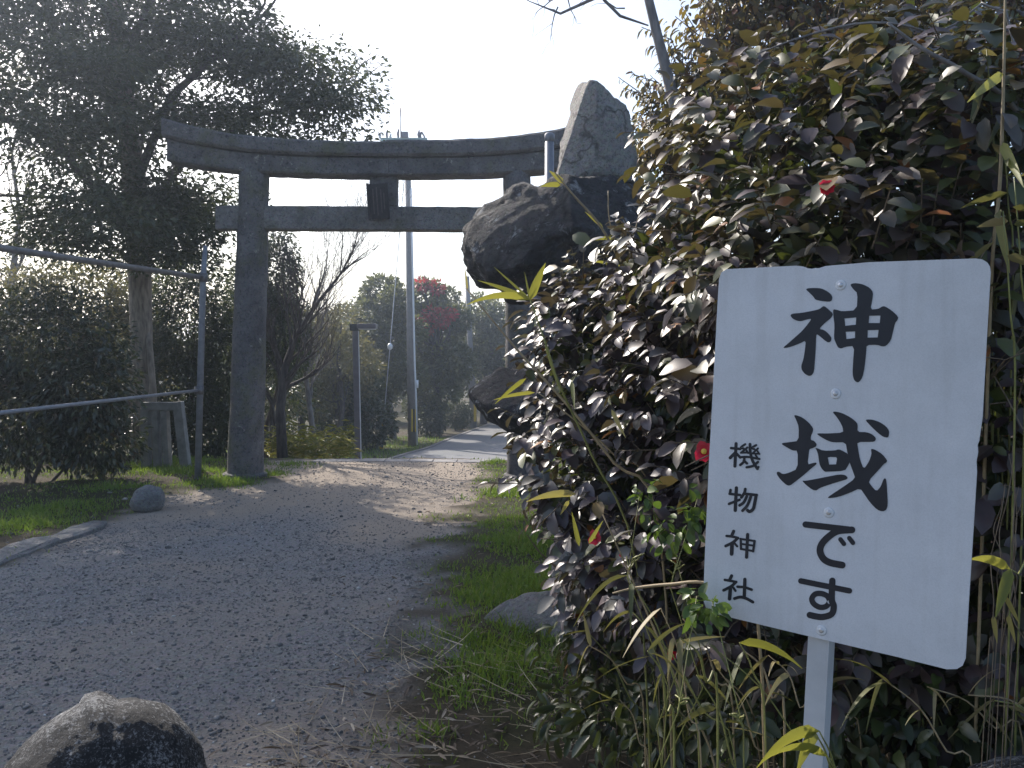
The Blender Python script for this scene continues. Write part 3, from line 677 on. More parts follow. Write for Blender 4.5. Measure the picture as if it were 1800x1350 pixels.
glyph((1350, 480), K, [
 [[(460,200),(480,185),(560,180),(650,185),(720,220),(765,255),(785,295),(775,335),(745,350),(650,340),(575,325),(555,290),(500,235)]],
 [[(270,515),(295,493),(400,485),(540,460),(630,437),(665,405),(690,403),(740,445),(795,495),(770,545),(700,600),(620,680),(680,690),(740,740),(775,790),(765,830),(740,845),(710,835),(650,785),(595,740),(585,770),(582,900),(572,1050),(560,1200),(535,1240),(505,1255),(450,1230),(410,1180),(403,1130),(430,1050),(450,930),(460,820),(400,850),(300,890),(230,910),(190,912),(190,900),(240,860),(330,780),(420,700),(500,600),(530,555),(470,565),(400,587),(350,580),(300,555)]],
 [[(790,440),(835,445),(900,467),(1080,450),(1090,245),(1040,200),(1000,145),(1020,127),(1080,122),(1160,138),(1240,180),(1280,235),(1270,320),(1245,443),(1340,437),(1390,405),(1420,403),(1500,450),(1585,530),(1580,565),(1545,610),(1520,720),(1495,820),(1440,885),(1390,895),(1330,872),(1200,875),(1195,960),(1175,1150),(1150,1270),(1110,1325),(1080,1330),(1045,1300),(1028,1230),(1035,1080),(1050,885),(940,897),(890,920),(850,905),(820,840),(802,790),(810,640),(795,520)],
  [(930,552),(1073,540),(1068,628),(940,642)], [(1233,520),(1368,517),(1360,608),(1225,607)], [(945,714),(1060,710),(1058,790),(955,803)], [(1213,695),(1345,692),(1335,783),(1212,785)]]])
glyph((1350, 710), K, [
 [[(315,140),(340,135),(420,165),(500,230),(550,295),(548,330),(520,400),(522,440),(560,447),(595,490),(585,520),(545,538),(508,548),(498,580),(480,740),(540,720),(590,712),(590,735),(520,790),(430,870),(340,940),(265,998),(220,985),(150,920),(105,855),(110,825),(135,825),(180,855),(250,840),(360,790),(362,568),(300,568),(230,530),(165,490),(175,475),(260,465),(372,450),(375,280),(345,200)]],
 [[(575,535),(605,540),(670,570),(820,566),(850,553),(885,558),(975,608),(1005,690),(975,750),(935,815),(720,825),(690,825),(650,785),(625,730),(610,620),(595,570)], [(727,652),(760,645),(830,648),(840,665),(828,735),(745,737)]],
 [[(412,932),(460,935),(600,910),(750,880),(870,857),(940,865),(972,895),(960,918),(900,935),(750,980),(625,1025),(590,1055),(540,1045),(460,985)]],
 [[(785,100),(810,90),(900,110),(1000,160),(1070,215),(1093,250),(1087,340),(1200,343),(1270,370),(1315,415),(1305,450),(1270,463),(1085,462),(1095,540),(1120,680),(1165,795),(1230,700),(1260,610),(1252,555),(1265,545),(1310,560),(1390,610),(1450,685),(1445,710),(1410,730),(1350,800),(1220,940),(1260,1000),(1320,1063),(1370,1010),(1405,915),(1425,903),(1440,925),(1450,1050),(1458,1230),(1440,1290),(1395,1310),(1330,1290),(1240,1200),(1180,1110),(1120,1025),(1000,1080),(850,1135),(735,1148),(728,1135),(800,1085),(930,1000),(1062,905),(1040,840),(985,690),(965,590),(945,465),(790,468),(720,445),(640,400),(598,370),(605,357),(720,360),(915,350),(910,290),(880,225),(830,150)]],
 [[(1187,200),(1200,188),(1270,190),(1360,220),(1440,275),(1475,330),(1470,390),(1455,412),(1400,400),(1340,355),(1250,270)]]])
K2 = 200 / 1350
glyph((1370, 900), K2, [], [([(310,148),(860,212)], 75), ([(860,212),(700,225),(600,280),(510,370),(482,460),(520,550),(600,600),(745,630)], 82), ([(725,325),(765,378)], 55), ([(830,310),(872,365)], 55)])
glyph((1370, 900), K2, [], [([(255,818),(830,935)], 68), ([(628,815),(622,950),(622,1050),(645,1120),(620,1210),(520,1245),(440,1240),(360,1222)], 76), ([(600,1060),(570,1000),(500,968),(425,975),(385,1030),(410,1090),(480,1130),(550,1122),(592,1080)], 66)])
K3 = 80 / 771
glyph((1270, 770), K3, [], [([(230,95),(210,475)],55),([(145,170),(300,185)],45),([(215,250),(130,335)],55),([(240,265),(300,330)],45),([(385,105),(310,160),(360,180)],38),([(420,160),(320,245)],38),([(310,250),(430,245)],34),([(400,200),(435,255)],34),
 ([(570,120),(500,165),(540,190)],38),([(600,175),(510,260)],34),([(500,262),(620,265)],32),([(590,220),(625,270)],32),([(465,105),(470,230),(500,360),(540,440),(590,520)],50),([(300,325),(430,320),(625,355)],40),([(370,330),(360,400),(300,455)],44),([(360,380),(415,430)],44),([(600,405),(520,470),(410,495)],44),([(560,290),(590,330)],34),([(590,520),(610,490)],38)])
glyph((1270, 770), K3, [], [([(235,845),(215,1225)],58),([(135,880),(125,945)],45),([(120,945),(300,965)],45),([(110,1115),(290,1045)],45),([(385,865),(370,930),(320,1005)],50),([(380,945),(580,965)],48),([(570,970),(545,1100),(520,1200),(460,1245),(425,1225)],56),([(410,990),(360,1090),(290,1140)],50),([(480,990),(420,1140),(340,1230)],50)])
glyph((1260, 925), K3, [], [([(285,85),(250,165)],55),([(165,165),(260,175),(360,200)],45),([(350,205),(270,275),(150,335)],50),([(258,300),(250,470)],65),([(300,290),(345,340)],40),([(405,215),(410,385)],42),([(400,215),(640,250)],38),([(640,250),(615,425)],42),([(410,385),(615,420)],38),([(420,300),(630,330)],36),([(522,140),(503,525)],55)])
glyph((1260, 925), K3, [], [([(250,840),(220,905)],55),([(135,908),(230,925),(330,945)],45),([(320,950),(240,1020),(115,1085)],50),([(230,1050),(215,1230)],62),([(280,1040),(315,1095)],42),([(475,900),(465,1195)],58),([(350,1025),(470,1035),(590,1075)],45),([(300,1225),(400,1200),(500,1225),(610,1285)],52)])
for px, py in ((1478, 501), (1469, 692), (1457, 901), (1444, 1108)):
    c = on_sign(px, py); up_ = (S_TL - S_BL).normalized()
    wv = MB().tube([c + s_n * .0003, c + s_n * .0011, c + s_n * .0013], [.0085, .0078, .005], 20).build('screw_ring', MT['washer'], sgn, smooth=True)
    sc_ = MB().tube([c + s_n * .001, c + s_n * .002, c + s_n * .0024], [.0042, .0038, .002], 12).build('screw', MT['screw'], sgn, smooth=True)
# post behind the board, running down into the ground
pa = on_sign(1470, 640, -.025); pb_ = on_sign(1440, 1200, -.025); pdn = (pb_ - pa).normalized(); pend = pa + pdn * ((pa.z + .2) / -pdn.z)
side = (S_TR - S_TL).normalized(); mbp = MB()
for q in (pa, pend):
    pass
def prism(a, b, sx, sy, name, m, parent):
    x = side; y = s_n; vs_ = [p + x * i * sx / 2 + y * j * sy / 2 for p in (a, b) for i, j in ((-1,-1),(1,-1),(1,1),(-1,1))]
    o = MB().add(vs_, [(0,1,2,3),(7,6,5,4),(0,4,5,1),(1,5,6,2),(2,6,7,3),(3,7,4,0)]).build(name, m, parent)
    bm = bmesh.new(); bm.from_mesh(o.data); bmesh.ops.recalc_face_normals(bm, faces=bm.faces); bm.to_mesh(o.data); bm.free(); return o
prism(pa, pend, .034, .034, 'post', MT['board_post'], sgn)
# ------------------------------------------------------------------ vegetation helpers
def in_poly(x, y, poly):
    ins = False; j = len(poly) - 1
    for i in range(len(poly)):
        (xi, yi), (xj, yj) = poly[i], poly[j]
        if (yi > y) != (yj > y) and x < (xj - xi) * (y - yi) / (yj - yi) + xi: ins = not ins
        j = i
    return ins
def bend(a, b, k=4, amp=.08, r_=rng):
    """a slightly crooked run of points from a to b"""
    a, b = Vector(a), Vector(b); L_ = (b - a).length; out = [a]
    for i in range(1, k): out.append(a.lerp(b, i / k) + Vector((r_.uniform(-1, 1), r_.uniform(-1, 1), r_.uniform(-1, 1))) * amp * L_ * .5)
    return out + [b]
def twigs(mb, p, d, L_, r_, lev, spread=.6, up_=.15, n=5, kids=2, R_=rng, tips=None, sides=5, wig=.18):
    d = d.normalized(); pts = [p.copy()]; rr = [r_]; q = p.copy()
    for i in range(n):
        d = (d + Vector((R_.gauss(0, wig), R_.gauss(0, wig), R_.gauss(0, wig) + up_ * .35))).normalized()
        q = q + d * L_ / n; pts.append(q.copy()); rr.append(max(r_ * (1 - .72 * (i + 1) / n), .0018))
        if lev > 0 and i >= 1:
            for k in range(kids if R_.random() < .8 else 1):
                s_ = Vector((R_.gauss(0, 1), R_.gauss(0, 1), R_.gauss(0, 1))); s_ = (s_ - d * s_.dot(d)).normalized()
                twigs(mb, q, (d * (1 - spread * .5) + s_ * spread + Vector((0, 0, up_))), L_ * R_.uniform(.45, .7), rr[-1] * .62, lev - 1, spread, up_, max(3, n - 1), kids, R_, tips, max(3, sides - 1), wig)
    if lev == 0 and tips is not None: tips.append((q.copy(), d.copy()))
    mb.tube(pts, rr, sides, caps=False)
def cloud(ells, n, shell=(.72, 1.04), cam_bias=.35):
    """leaf sites near the skin of a union of ellipsoids; returns points and outward normals"""
    C = np.array([e[0] for e in ells], float); Q = np.array([e[1] for e in ells], float)
    w = np.array([q[0]*q[1] + q[0]*q[2] + q[1]*q[2] for q in Q]); w /= w.sum()
    P, N = [], []
    tot = 0
    while tot < n:
        k = nr.choice(len(C), n * 2, p=w); u = unit(nr.normal(size=(n * 2, 3)))
        keep = nr.random(n * 2) < np.where(u[:, 1] > .25, cam_bias, 1); k, u = k[keep], u[keep]
        rad = nr.uniform(*shell, size=len(k)); p = C[k] + u * Q[k] * rad[:, None]
        d = np.min(np.sum(((p[:, None, :] - C[None]) / Q[None]) ** 2, 2) + np.eye(len(C))[k] * 9, 1)
        ok = d > shell[0] ** 2 * .8
        P.append(p[ok]); N.append(unit(u[ok] / Q[k[ok]])); tot += ok.sum()
    return np.concatenate(P)[:n], np.concatenate(N)[:n]
def leaf_frames(N, droop=.6, upw=.8, jit=.5):
    n = len(N); nor = unit(N * .6 + np.array([-.18, -.1, 1.0]) * upw + nr.normal(size=(n, 3)) * jit)
    d = N * .8 + np.array([0, 0, -1.0]) * droop + nr.normal(size=(n, 3)) * .45
    return unit(d), nor
def E(px, py, Y, rx, ry, rz): return (tuple(at(px, py, Y)), (rx, ry, rz))

def shrub(name, label, cat, ells, n, L_, m, ratio=.42, stems=4, sm=None, T=T_DIAMOND, group=None, droop=.5, jit=.6, base=None, cam_bias=.45, shell=(.45, 1.05), rnd=None, jl=.3, sr=1.0):
    c0 = Vector(ells[0][0]); bx_ = Vector((sum(e[0][0] for e in ells) / len(ells), sum(e[0][1] for e in ells) / len(ells), 0)) if base is None else Vector(base)
    bx_.z = gz(bx_.x, bx_.y)
    e_ = empty(name, bx_, label, cat, group)
    P, N = cloud(ells, n, shell, cam_bias); D, No = leaf_frames(N, droop, .8, jit)
    Ls = L_ * nr.uniform(1 - jl, 1 + jl, n)
    keep = P[:, 2] > np.interp(P[:, 1], _py, _pz) + .02
    P, D, No, Ls = P[keep], D[keep], No[keep], Ls[keep]
    mass('foliage', T, P, D, No, Ls, Ls * ratio, m, e_, smooth=T is T_OVAL, rnd=None if rnd is None else rnd(len(P)))
    mb = MB()
    for k in range(stems):
        e = ells[k % len(ells)]; tgt = Vector(e[0]) + Vector((rng.uniform(-.5, .5) * e[1][0], 0, rng.uniform(0, .6) * e[1][2]))
        b = bx_ + Vector((rng.uniform(-.15, .15), rng.uniform(-.1, .1), -.05)); pts = bend(b, tgt, 5, .12)
        r0 = (.012 + .02 * (tgt - b).length / 2) * sr; mb.tube(pts, [r0 * (1 - .15 * i) for i in range(6)], 6)
        twigs(mb, pts[-2], pts[-1] - pts[-2], e[1][2] * .9, r0 * .35, 1, .9, .1, 4, 2)
    mb.build('stems', sm or MT['bark_dark'], e_, smooth=True)
    return e_

# ------------------------------------------------------------------ big evergreen at the left
def path3(pts): return [at(*p) for p in pts]
TY = 12.7
tb = at(258, 815, TY); tb.z = 0
big = empty('evergreen_tree', tb, 'big spreading evergreen tree with forked pale trunk behind the pipe fence', 'tree')
mb = MB()
tp = [tb - Vector((0, 0, .1)), at(246, 720, TY), at(249, 610, TY), at(246, 500, TY), at(241, 400, TY), at(234, 310, TY), at(222, 190, TY), at(204, 60, TY), at(190, -120, TY), at(180, -300, TY)]
mb.tube(tp, [.19, .155, .15, .155, .165, .16, .13, .10, .07, .03], 14)
mb.tube([at(266, 815, TY - .1), at(270, 700, TY - .15), at(264, 620, TY - .12), at(256, 570, TY)], [.06, .05, .045, .05], 10)
mb.build('trunk', MT['bark'], big, smooth=True)
LIMBS = [[(241,420,TY),(170,335,TY-.6),(90,240,TY-1.2),(-60,185,TY-1.8),(-250,120,TY-2.2)], [(240,400,TY),(330,270,TY+.3),(460,200,TY+.6),(590,175,TY+.8)], [(236,330,TY),(300,170,TY-.2),(400,80,TY-.3),(470,20,TY-.2)],
         [(226,220,TY),(130,90,TY+.6),(20,-40,TY+1),(-140,-160,TY+1.3)], [(242,430,TY),(160,352,TY-.4),(60,345,TY-.7),(-80,342,TY-1)], [(246,440,TY),(320,380,TY+.4),(385,330,TY+.6)], [(214,120,TY),(280,-40,TY-.9),(340,-200,TY-1.4)],
         [(246,470,TY),(180,420,TY-.5),(110,410,TY-.8)], [(204,60,TY),(110,-150,TY-1),(20,-320,TY-1.5)], [(236,330,TY),(260,180,TY+1.2),(330,40,TY+2.2)], [(241,400,TY),(120,250,TY+1.4),(0,150,TY+2.4)]]
for li, pts in enumerate(LIMBS):
    q = path3(pts); m_ = MB(); r0 = .075 if li < 4 else .045; m_.tube(q, [r0 * (1 - .75 * i / (len(q) - 1)) for i in range(len(q))], 8)
    for i in range(1, len(q)):
        for k in range(3): twigs(m_, q[i - 1].lerp(q[i], rng.uniform(.3, 1)), (q[i] - q[i - 1]).normalized() + Vector((rng.gauss(0, .5), rng.gauss(0, .5), rng.gauss(.1, .4))), rng.uniform(.6, 1.2), r0 * .3, 1, .7, .1, 4, 2)
    m_.build('limb', MT['bark_dark'], big, smooth=True)
CROWN = [(-560,-270),(-520,150),(-120,215),(40,195),(75,250),(80,320),(60,400),(100,445),(210,440),(230,330),(300,255),(330,235),(470,240),(590,240),(620,205),(615,140),(560,80),(470,30),(430,-20),(400,-180),(250,-290)]
CROWN2 = [(265,320),(395,330),(405,440),(285,455)]
def sun_foot(p):
    t = p.z / sdir.z; return (p.x - sdir.x * t, p.y - sdir.y * t)
SUNNY = [tuple(gnd(a, b)[:2]) for a, b in ((545, 886), (640, 906), (745, 936), (860, 925), (960, 880))] + [(1.2, 13.4), (-3.0, 13.4)]
def sunny(x, y, yy):
    c = at(x, y, yy); return any(in_poly(*sun_foot(c + Vector(o)), SUNNY) for o in ((0, 0, 0), (.45, 0, 0), (-.45, 0, 0), (0, .4, 0), (0, -.4, 0), (0, 0, .25))) and rng.random() < .93
cl = []
while len(cl) < 235:
    x, y = rng.uniform(-560, 640), rng.uniform(-300, 450)
    if in_poly(x, y, CROWN):
        yy = TY + (rng.uniform(-.9, .6) if x > 215 else rng.uniform(-2.6, .6))
        if not sunny(x, y, yy): cl.append((x, y, yy))
while len(cl) < 255:
    x, y = rng.uniform(260, 405), rng.uniform(320, 455)
    if in_poly(x, y, CROWN2):
        yy = TY + rng.uniform(-.9, 1.2)
        if not sunny(x, y, yy): cl.append((x, y, yy))
P, D, N = [], [], []
for x, y, yy in cl:
    c = at(x, y, yy); s_ = rng.uniform(.38, .8); small = rng.uniform(.25, .5)
    k = int(520 * s_ / .6); g = np.clip(nr.normal(size=(k, 3)), -1.55, 1.55) * np.array([s_, s_, s_ * small]) * .55
    g[:, 2] -= .12 * np.linalg.norm(g[:, :2], axis=1)
    P.append(np.array(c) + g); u = unit(g + 1e-4)
    D.append(unit(u * [1, 1, .4] + nr.normal(size=(k, 3)) * .5 + [0, 0, -.25])); N.append(unit(np.array([0, 0, 1.]) + nr.normal(size=(k, 3)) * .55))
P, D, N = map(np.concatenate, (P, D, N)); Ls = .088 * nr.uniform(.6, 1.35, len(P))
mass('crown', T_DIAMOND, P, D, N, Ls, Ls * .46, MT['tree_leaf'], big)

# ------------------------------------------------------------------ undergrowth behind the fence
shrub('glossy_shrub', 'broad dark shrub with shiny leaves behind the pipe fence', 'shrub', [E(70, 600, 10.6, 1.1, .7, .65), E(150, 680, 10.4, .62, .6, .6), E(40, 730, 10.5, 1.0, .6, .65), E(170, 770, 10.6, .55, .5, .45), E(-120, 640, 10.4, 1.0, .7, 1.0)], 22000, .085, MT['shrub_leaf'], cam_bias=.5)
shrub('dark_evergreen_shrub', 'tall dark shrub between the big tree and the stone gate', 'shrub', [E(330, 560, 14.6, .75, .6, 1.0), E(300, 690, 14.4, .9, .6, .8), E(395, 640, 14.8, .6, .6, 1.1), E(350, 760, 14.2, .8, .5, .5)], 20000, .085, MT['tree_leaf'])
shrub('olive_hedge', 'rounded olive-brown hedge behind the glossy shrub', 'hedge', [E(150, 530, 15.2, 1.2, .7, .75), E(20, 560, 15.4, 1.1, .7, .9), E(230, 600, 15.0, .8, .6, 1.0), E(-160, 560, 15.4, 1.2, .7, 1.0), E(120, 690, 15.2, 1.8, .7, .9)], 24000, .09, MT['olive_leaf'])
shrub('ivy_clad_shrub', 'dark ivy-covered growth behind the left gate pillar', 'shrub', [E(490, 480, 16.5, .42, .5, .9), E(500, 590, 16.5, .5, .5, .9), E(440, 560, 16.5, .5, .5, 1.1)], 12000, .085, MT['tree_leaf'])
shrub('tall_hedge', 'tall dark hedge closing the garden far behind the big tree', 'hedge', [E(-300, 560, 20, 2.4, .8, 2.2), E(-60, 540, 20, 1.8, .8, 2.0), E(140, 560, 20.5, 1.8, .8, 2.0), E(330, 530, 20.5, 1.7, .8, 2.0), E(470, 620, 21, 1.2, .8, 1.7), E(100, 700, 20, 4, .8, 1.5), E(430, 720, 20, 1.8, .8, 1.3)], 26000, .13, MT['tree_leaf'], shell=(.5, 1.05))
# bare trees
def bare(name, label, base, pts, rr, seed, lev=2, kids=2, L0=1.4, m=None, up_=.35, spread=.5, per=3):
    R_ = random.Random(seed); e_ = empty(name, base, label, 'tree', 'bare winter trees'); mb_ = MB(); q = [Vector(base) - Vector((0, 0, .1))] + pts
    mb_.tube(q, rr, 9); mb_.build('trunk', m or MT['bark_dark'], e_, smooth=True); m2 = MB()
    for i in range(2, len(q)):
        for k in range(per):
            twigs(m2, q[i - 1].lerp(q[i], R_.random()), (q[i] - q[i - 1]).normalized() + Vector((R_.gauss(.25, .5), R_.gauss(0, .4), R_.uniform(0, .5))), L0 * R_.uniform(.7, 1.2), rr[i] * .6, lev, spread, up_, 5, kids, R_, wig=.14)
    m2.build('branches', m or MT['bark_dark'], e_, smooth=True); return e_
b_ = at(497, 797, 13.6); b_.z = gz(b_.x, b_.y)
bare('bare_tree', 'leafless dark tree leaning right beside the left gate pillar', b_, path3([(493, 720, 13.6), (500, 650, 13.6), (520, 590, 13.7), (560, 530, 13.8), (600, 480, 13.9), (640, 445, 14)]), [.09, .07, .06, .04, .028, .018, .008], 3, 2, 2, 1.0, per=5)
b_ = at(560, 800, 17); b_.z = gz(b_.x, b_.y)
bare('bare_tree', 'leafless twiggy tree with upright shoots behind the leaning bare tree', b_, path3([(545, 720, 17), (535, 640, 17), (545, 560, 17), (570, 480, 17)]), [.07, .05, .04, .03, .014], 5, 2, 2, 1.2, MT['bark_grey'], per=6)
b_ = at(20, 800, 17); b_.z = gz(b_.x, b_.y)
bare('bare_tree', 'leafless pale tree behind the olive hedge', b_, path3([(30, 650, 17), (20, 500, 17), (35, 380, 17), (20, 270, 17), (40, 190, 17)]), [.09, .08, .06, .04, .03, .015], 8, 2, 2, 1.3, MT['bark_grey'])
# bamboo grass thicket under the bare tree
P0 = []; 
for k in range(160):
    x, y = rng.uniform(478, 616), rng.uniform(14.2, 16.2); p = at(x, 790, y); P0.append((p.x, p.y, gz(p.x, p.y)))
P, D, N, Ls = [], [], [], []
for (x, y, z) in P0:
    h = rng.uniform(.35, .75)
    for k in range(9):
        P.append((x + rng.gauss(0, .06), y + rng.gauss(0, .06), z + h * rng.uniform(.3, 1))); a = rng.uniform(0, 6.3); D.append((math.cos(a), math.sin(a), rng.uniform(-.5, .5))); N.append((rng.gauss(0, .4), rng.gauss(0, .4), 1)); Ls.append(rng.uniform(.12, .22))
Ls = np.array(Ls); o = mass('bamboo_grass', T_DIAMOND, np.array(P), np.array(D), np.array(N), Ls, Ls * .16, MT['sasa']); tag(o, 'yellow-green bamboo grass thicket at the foot of the bare tree', 'bamboo grass', kind='stuff')

# ------------------------------------------------------------------ trees beyond the crest
def far_tree(name, label, base_px, Y, clumps, m, n, L_=.14, tr=.1, m2=None, frac2=0, bark='bark_dark'):
    b = at(base_px[0], base_px[1], Y); b.z = gz(b.x, b.y); e_ = empty(name, b, label, 'tree', 'trees beyond the crest')
    C = [at(x, y, Y + (rng.uniform(-1.2, 1.2) if r_ >= 20 else -1.6)) for x, y, r_ in clumps]; Rr = [r_ * Y / F for _, _, r_ in clumps]
    top = max(C, key=lambda v: v.z); mb_ = MB(); cen = sum(C, Vector()) / len(C)
    mb_.tube([b - Vector((0, 0, .1)), b.lerp(cen, .5) + Vector((rng.uniform(-.2, .2), 0, 0)), cen, top], [tr, tr * .75, tr * .5, .02], 8)
    mb_.build('trunk', MT[bark], e_, smooth=True); mb_ = MB()
    for c in C: mb_.tube(bend(b.lerp(cen, rng.uniform(.35, .8)), c, 4, .15), [tr * .4, tr * .3, tr * .2, tr * .15, .01], 5)
    mb_.build('limbs', MT[bark], e_, smooth=True)
    for mm, fr in ((m, 1 - frac2), (m2, frac2)):
        if mm is None or fr <= 0: continue
        sel = list(range(len(C))) if not frac2 else ([i for i in range(len(C)) if clumps[i][2] >= 20] if mm is m else [i for i in range(len(C)) if clumps[i][2] < 20])
        P, D, N = [], [], []; tot = sum(Rr[i] ** 2 for i in sel)
        for i in sel:
            nn = int(n * fr * Rr[i] ** 2 / tot); u = unit(nr.normal(size=(nn, 3))); rad = Rr[i] * nr.uniform(.35, 1.08, nn) ** .6
            sub = (vnoise(u[:, 0] * 3 + i, u[:, 2] * 3, 1.5, i) > .22); u = u[sub]; rad = rad[sub]; nn = len(u)
            P.append(np.array(C[i]) + u * rad[:, None] * [1, 1, .85]); D.append(unit(u + nr.normal(size=(nn, 3)) * .6 + [0, 0, -.3])); N.append(unit(u * .5 + [0, 0, .8] + nr.normal(size=(nn, 3)) * .6))
        P, D, N = map(np.concatenate, (P, D, N)); Ls = L_ * nr.uniform(.6, 1.4, len(P)); kz = P[:, 2] > np.interp(P[:, 1], _py, _pz)
        mass('crown', T_DIAMOND, P[kz], D[kz], N[kz], Ls[kz], Ls[kz] * .5, mm, e_)
    return e_
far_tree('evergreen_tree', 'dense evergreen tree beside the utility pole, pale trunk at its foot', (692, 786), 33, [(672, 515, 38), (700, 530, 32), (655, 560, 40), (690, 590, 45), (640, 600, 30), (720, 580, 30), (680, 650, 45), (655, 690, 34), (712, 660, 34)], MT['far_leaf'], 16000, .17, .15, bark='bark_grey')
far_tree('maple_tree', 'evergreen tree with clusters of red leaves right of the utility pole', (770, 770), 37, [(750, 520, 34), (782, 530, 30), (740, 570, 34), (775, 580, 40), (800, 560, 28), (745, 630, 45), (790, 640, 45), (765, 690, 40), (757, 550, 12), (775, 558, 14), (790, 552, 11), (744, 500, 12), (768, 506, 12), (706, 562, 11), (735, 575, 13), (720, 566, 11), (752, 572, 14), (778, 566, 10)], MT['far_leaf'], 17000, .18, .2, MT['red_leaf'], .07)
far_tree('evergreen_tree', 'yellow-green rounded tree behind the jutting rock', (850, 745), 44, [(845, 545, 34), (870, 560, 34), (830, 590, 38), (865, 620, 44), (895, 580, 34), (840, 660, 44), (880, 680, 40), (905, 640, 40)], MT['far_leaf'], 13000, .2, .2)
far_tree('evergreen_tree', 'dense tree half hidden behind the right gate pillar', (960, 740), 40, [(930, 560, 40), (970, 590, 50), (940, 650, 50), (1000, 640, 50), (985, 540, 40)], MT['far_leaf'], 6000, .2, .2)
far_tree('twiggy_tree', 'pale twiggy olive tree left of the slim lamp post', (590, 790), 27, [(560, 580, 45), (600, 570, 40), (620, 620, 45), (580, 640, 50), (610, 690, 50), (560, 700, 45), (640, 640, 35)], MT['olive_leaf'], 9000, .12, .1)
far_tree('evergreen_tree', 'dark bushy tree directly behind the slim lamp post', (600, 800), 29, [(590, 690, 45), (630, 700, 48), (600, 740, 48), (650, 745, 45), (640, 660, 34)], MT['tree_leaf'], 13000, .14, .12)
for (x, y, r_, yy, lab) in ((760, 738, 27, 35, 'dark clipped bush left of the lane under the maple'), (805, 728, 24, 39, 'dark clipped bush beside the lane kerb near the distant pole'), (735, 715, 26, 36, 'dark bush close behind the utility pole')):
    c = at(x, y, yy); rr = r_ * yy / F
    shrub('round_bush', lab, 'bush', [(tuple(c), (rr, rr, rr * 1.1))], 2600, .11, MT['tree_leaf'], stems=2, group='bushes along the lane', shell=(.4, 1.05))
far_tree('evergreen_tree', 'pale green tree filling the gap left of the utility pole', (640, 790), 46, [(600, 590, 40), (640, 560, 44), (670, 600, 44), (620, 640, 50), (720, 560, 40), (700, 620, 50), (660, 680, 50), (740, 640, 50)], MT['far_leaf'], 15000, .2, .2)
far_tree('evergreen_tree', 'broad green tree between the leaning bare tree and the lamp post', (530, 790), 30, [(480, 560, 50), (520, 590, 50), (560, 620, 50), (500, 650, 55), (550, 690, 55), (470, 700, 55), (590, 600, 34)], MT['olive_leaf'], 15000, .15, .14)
# the wood closing the view
P = []; 
for k in range(260):
    x = rng.uniform(-45, 60); y = rng.uniform(56, 72) ; r_ = rng.uniform(1.6, 2.8); z = -2 + rng.uniform(.5, 1) ** 1.5 * (5.5 if x < 8 else 7)
    u = unit(nr.normal(size=(170, 3))); P.append(np.array((x, y, z)) + u * r_ * nr.uniform(.5, 1, (170, 1)))
P = np.concatenate(P); u = unit(nr.normal(size=P.shape)); Ls = .42 * nr.uniform(.6, 1.3, len(P))
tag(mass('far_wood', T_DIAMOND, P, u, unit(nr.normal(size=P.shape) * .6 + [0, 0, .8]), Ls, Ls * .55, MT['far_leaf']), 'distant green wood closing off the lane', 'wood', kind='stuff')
# ------------------------------------------------------------------ camellias beside the sign
LEAF_VAR = {}
def leaf_variants(m, T, ratio, k=12, smooth=True):
    key = (m.name, ratio)
    if key not in LEAF_VAR:
        LEAF_VAR[key] = [mass_mesh('leaf', T, np.zeros((1, 3)), np.array([[1., 0, 0]]), np.array([[0, 0, 1.]]), np.ones(1), np.array([ratio * rng.uniform(.88, 1.12)]), np.array([rng.uniform(.7, 1.3)]), m, np.array([(i + .5) / k]), smooth) for i in range(k)]
    return LEAF_VAR[key]
SIGN_BOX = (1236, 455, 1745, 1178)
def pick_visible(P, Ls, k, cell=15, hide_sign=True):
    best = {}
    for i, p in enumerate(P):
        x, y, z = project(p)
        if z < .3 or not (0 < x < 1800 and 0 < y < 1350): continue
        if hide_sign and SIGN_BOX[0] < x < SIGN_BOX[2] and SIGN_BOX[1] < y < SIGN_BOX[3]: continue
        c = (int(x // cell), int(y // cell))
        if c not in best or best[c][0] > z: best[c] = (z, i)
    ids = sorted((i for z, i in best.values()), key=lambda i: -Ls[i] / (P[i][1]))
    return ids[:k]
def leafy(e_, P, D, N, Ls, m, ratio, T=T_OVAL, k=300, rnd=None, smooth=True):
    """the leaves that show largest become parts, the rest one joined mass"""
    if rnd is None: rnd = nr.random(len(P))
    sel = pick_visible(P, Ls, k); ss = set(sel); rest = np.array([i for i in range(len(P)) if i not in ss])
    var = leaf_variants(m, T, ratio)
    inv = Matrix.Translation(-Vector(e_.location))
    for i in sel:
        d = Vector(D[i]).normalized(); n_ = Vector(N[i]); n_ = (n_ - d * n_.dot(d)).normalized(); s_ = n_.cross(d)
        o = bpy.data.objects.new('leaf', var[min(int(rnd[i] * len(var)), len(var) - 1)]); link(o, e_); o.matrix_parent_inverse = inv
        M_ = Matrix((d, s_, n_)).transposed().to_4x4(); M_.translation = Vector(P[i]); o.matrix_basis = M_ @ Matrix.Scale(float(Ls[i]), 4)
    o = mass('foliage', T, P[rest], D[rest], N[rest], Ls[rest], Ls[rest] * ratio, m, e_, rnd=rnd[rest], smooth=smooth); o['kind'] = 'stuff'
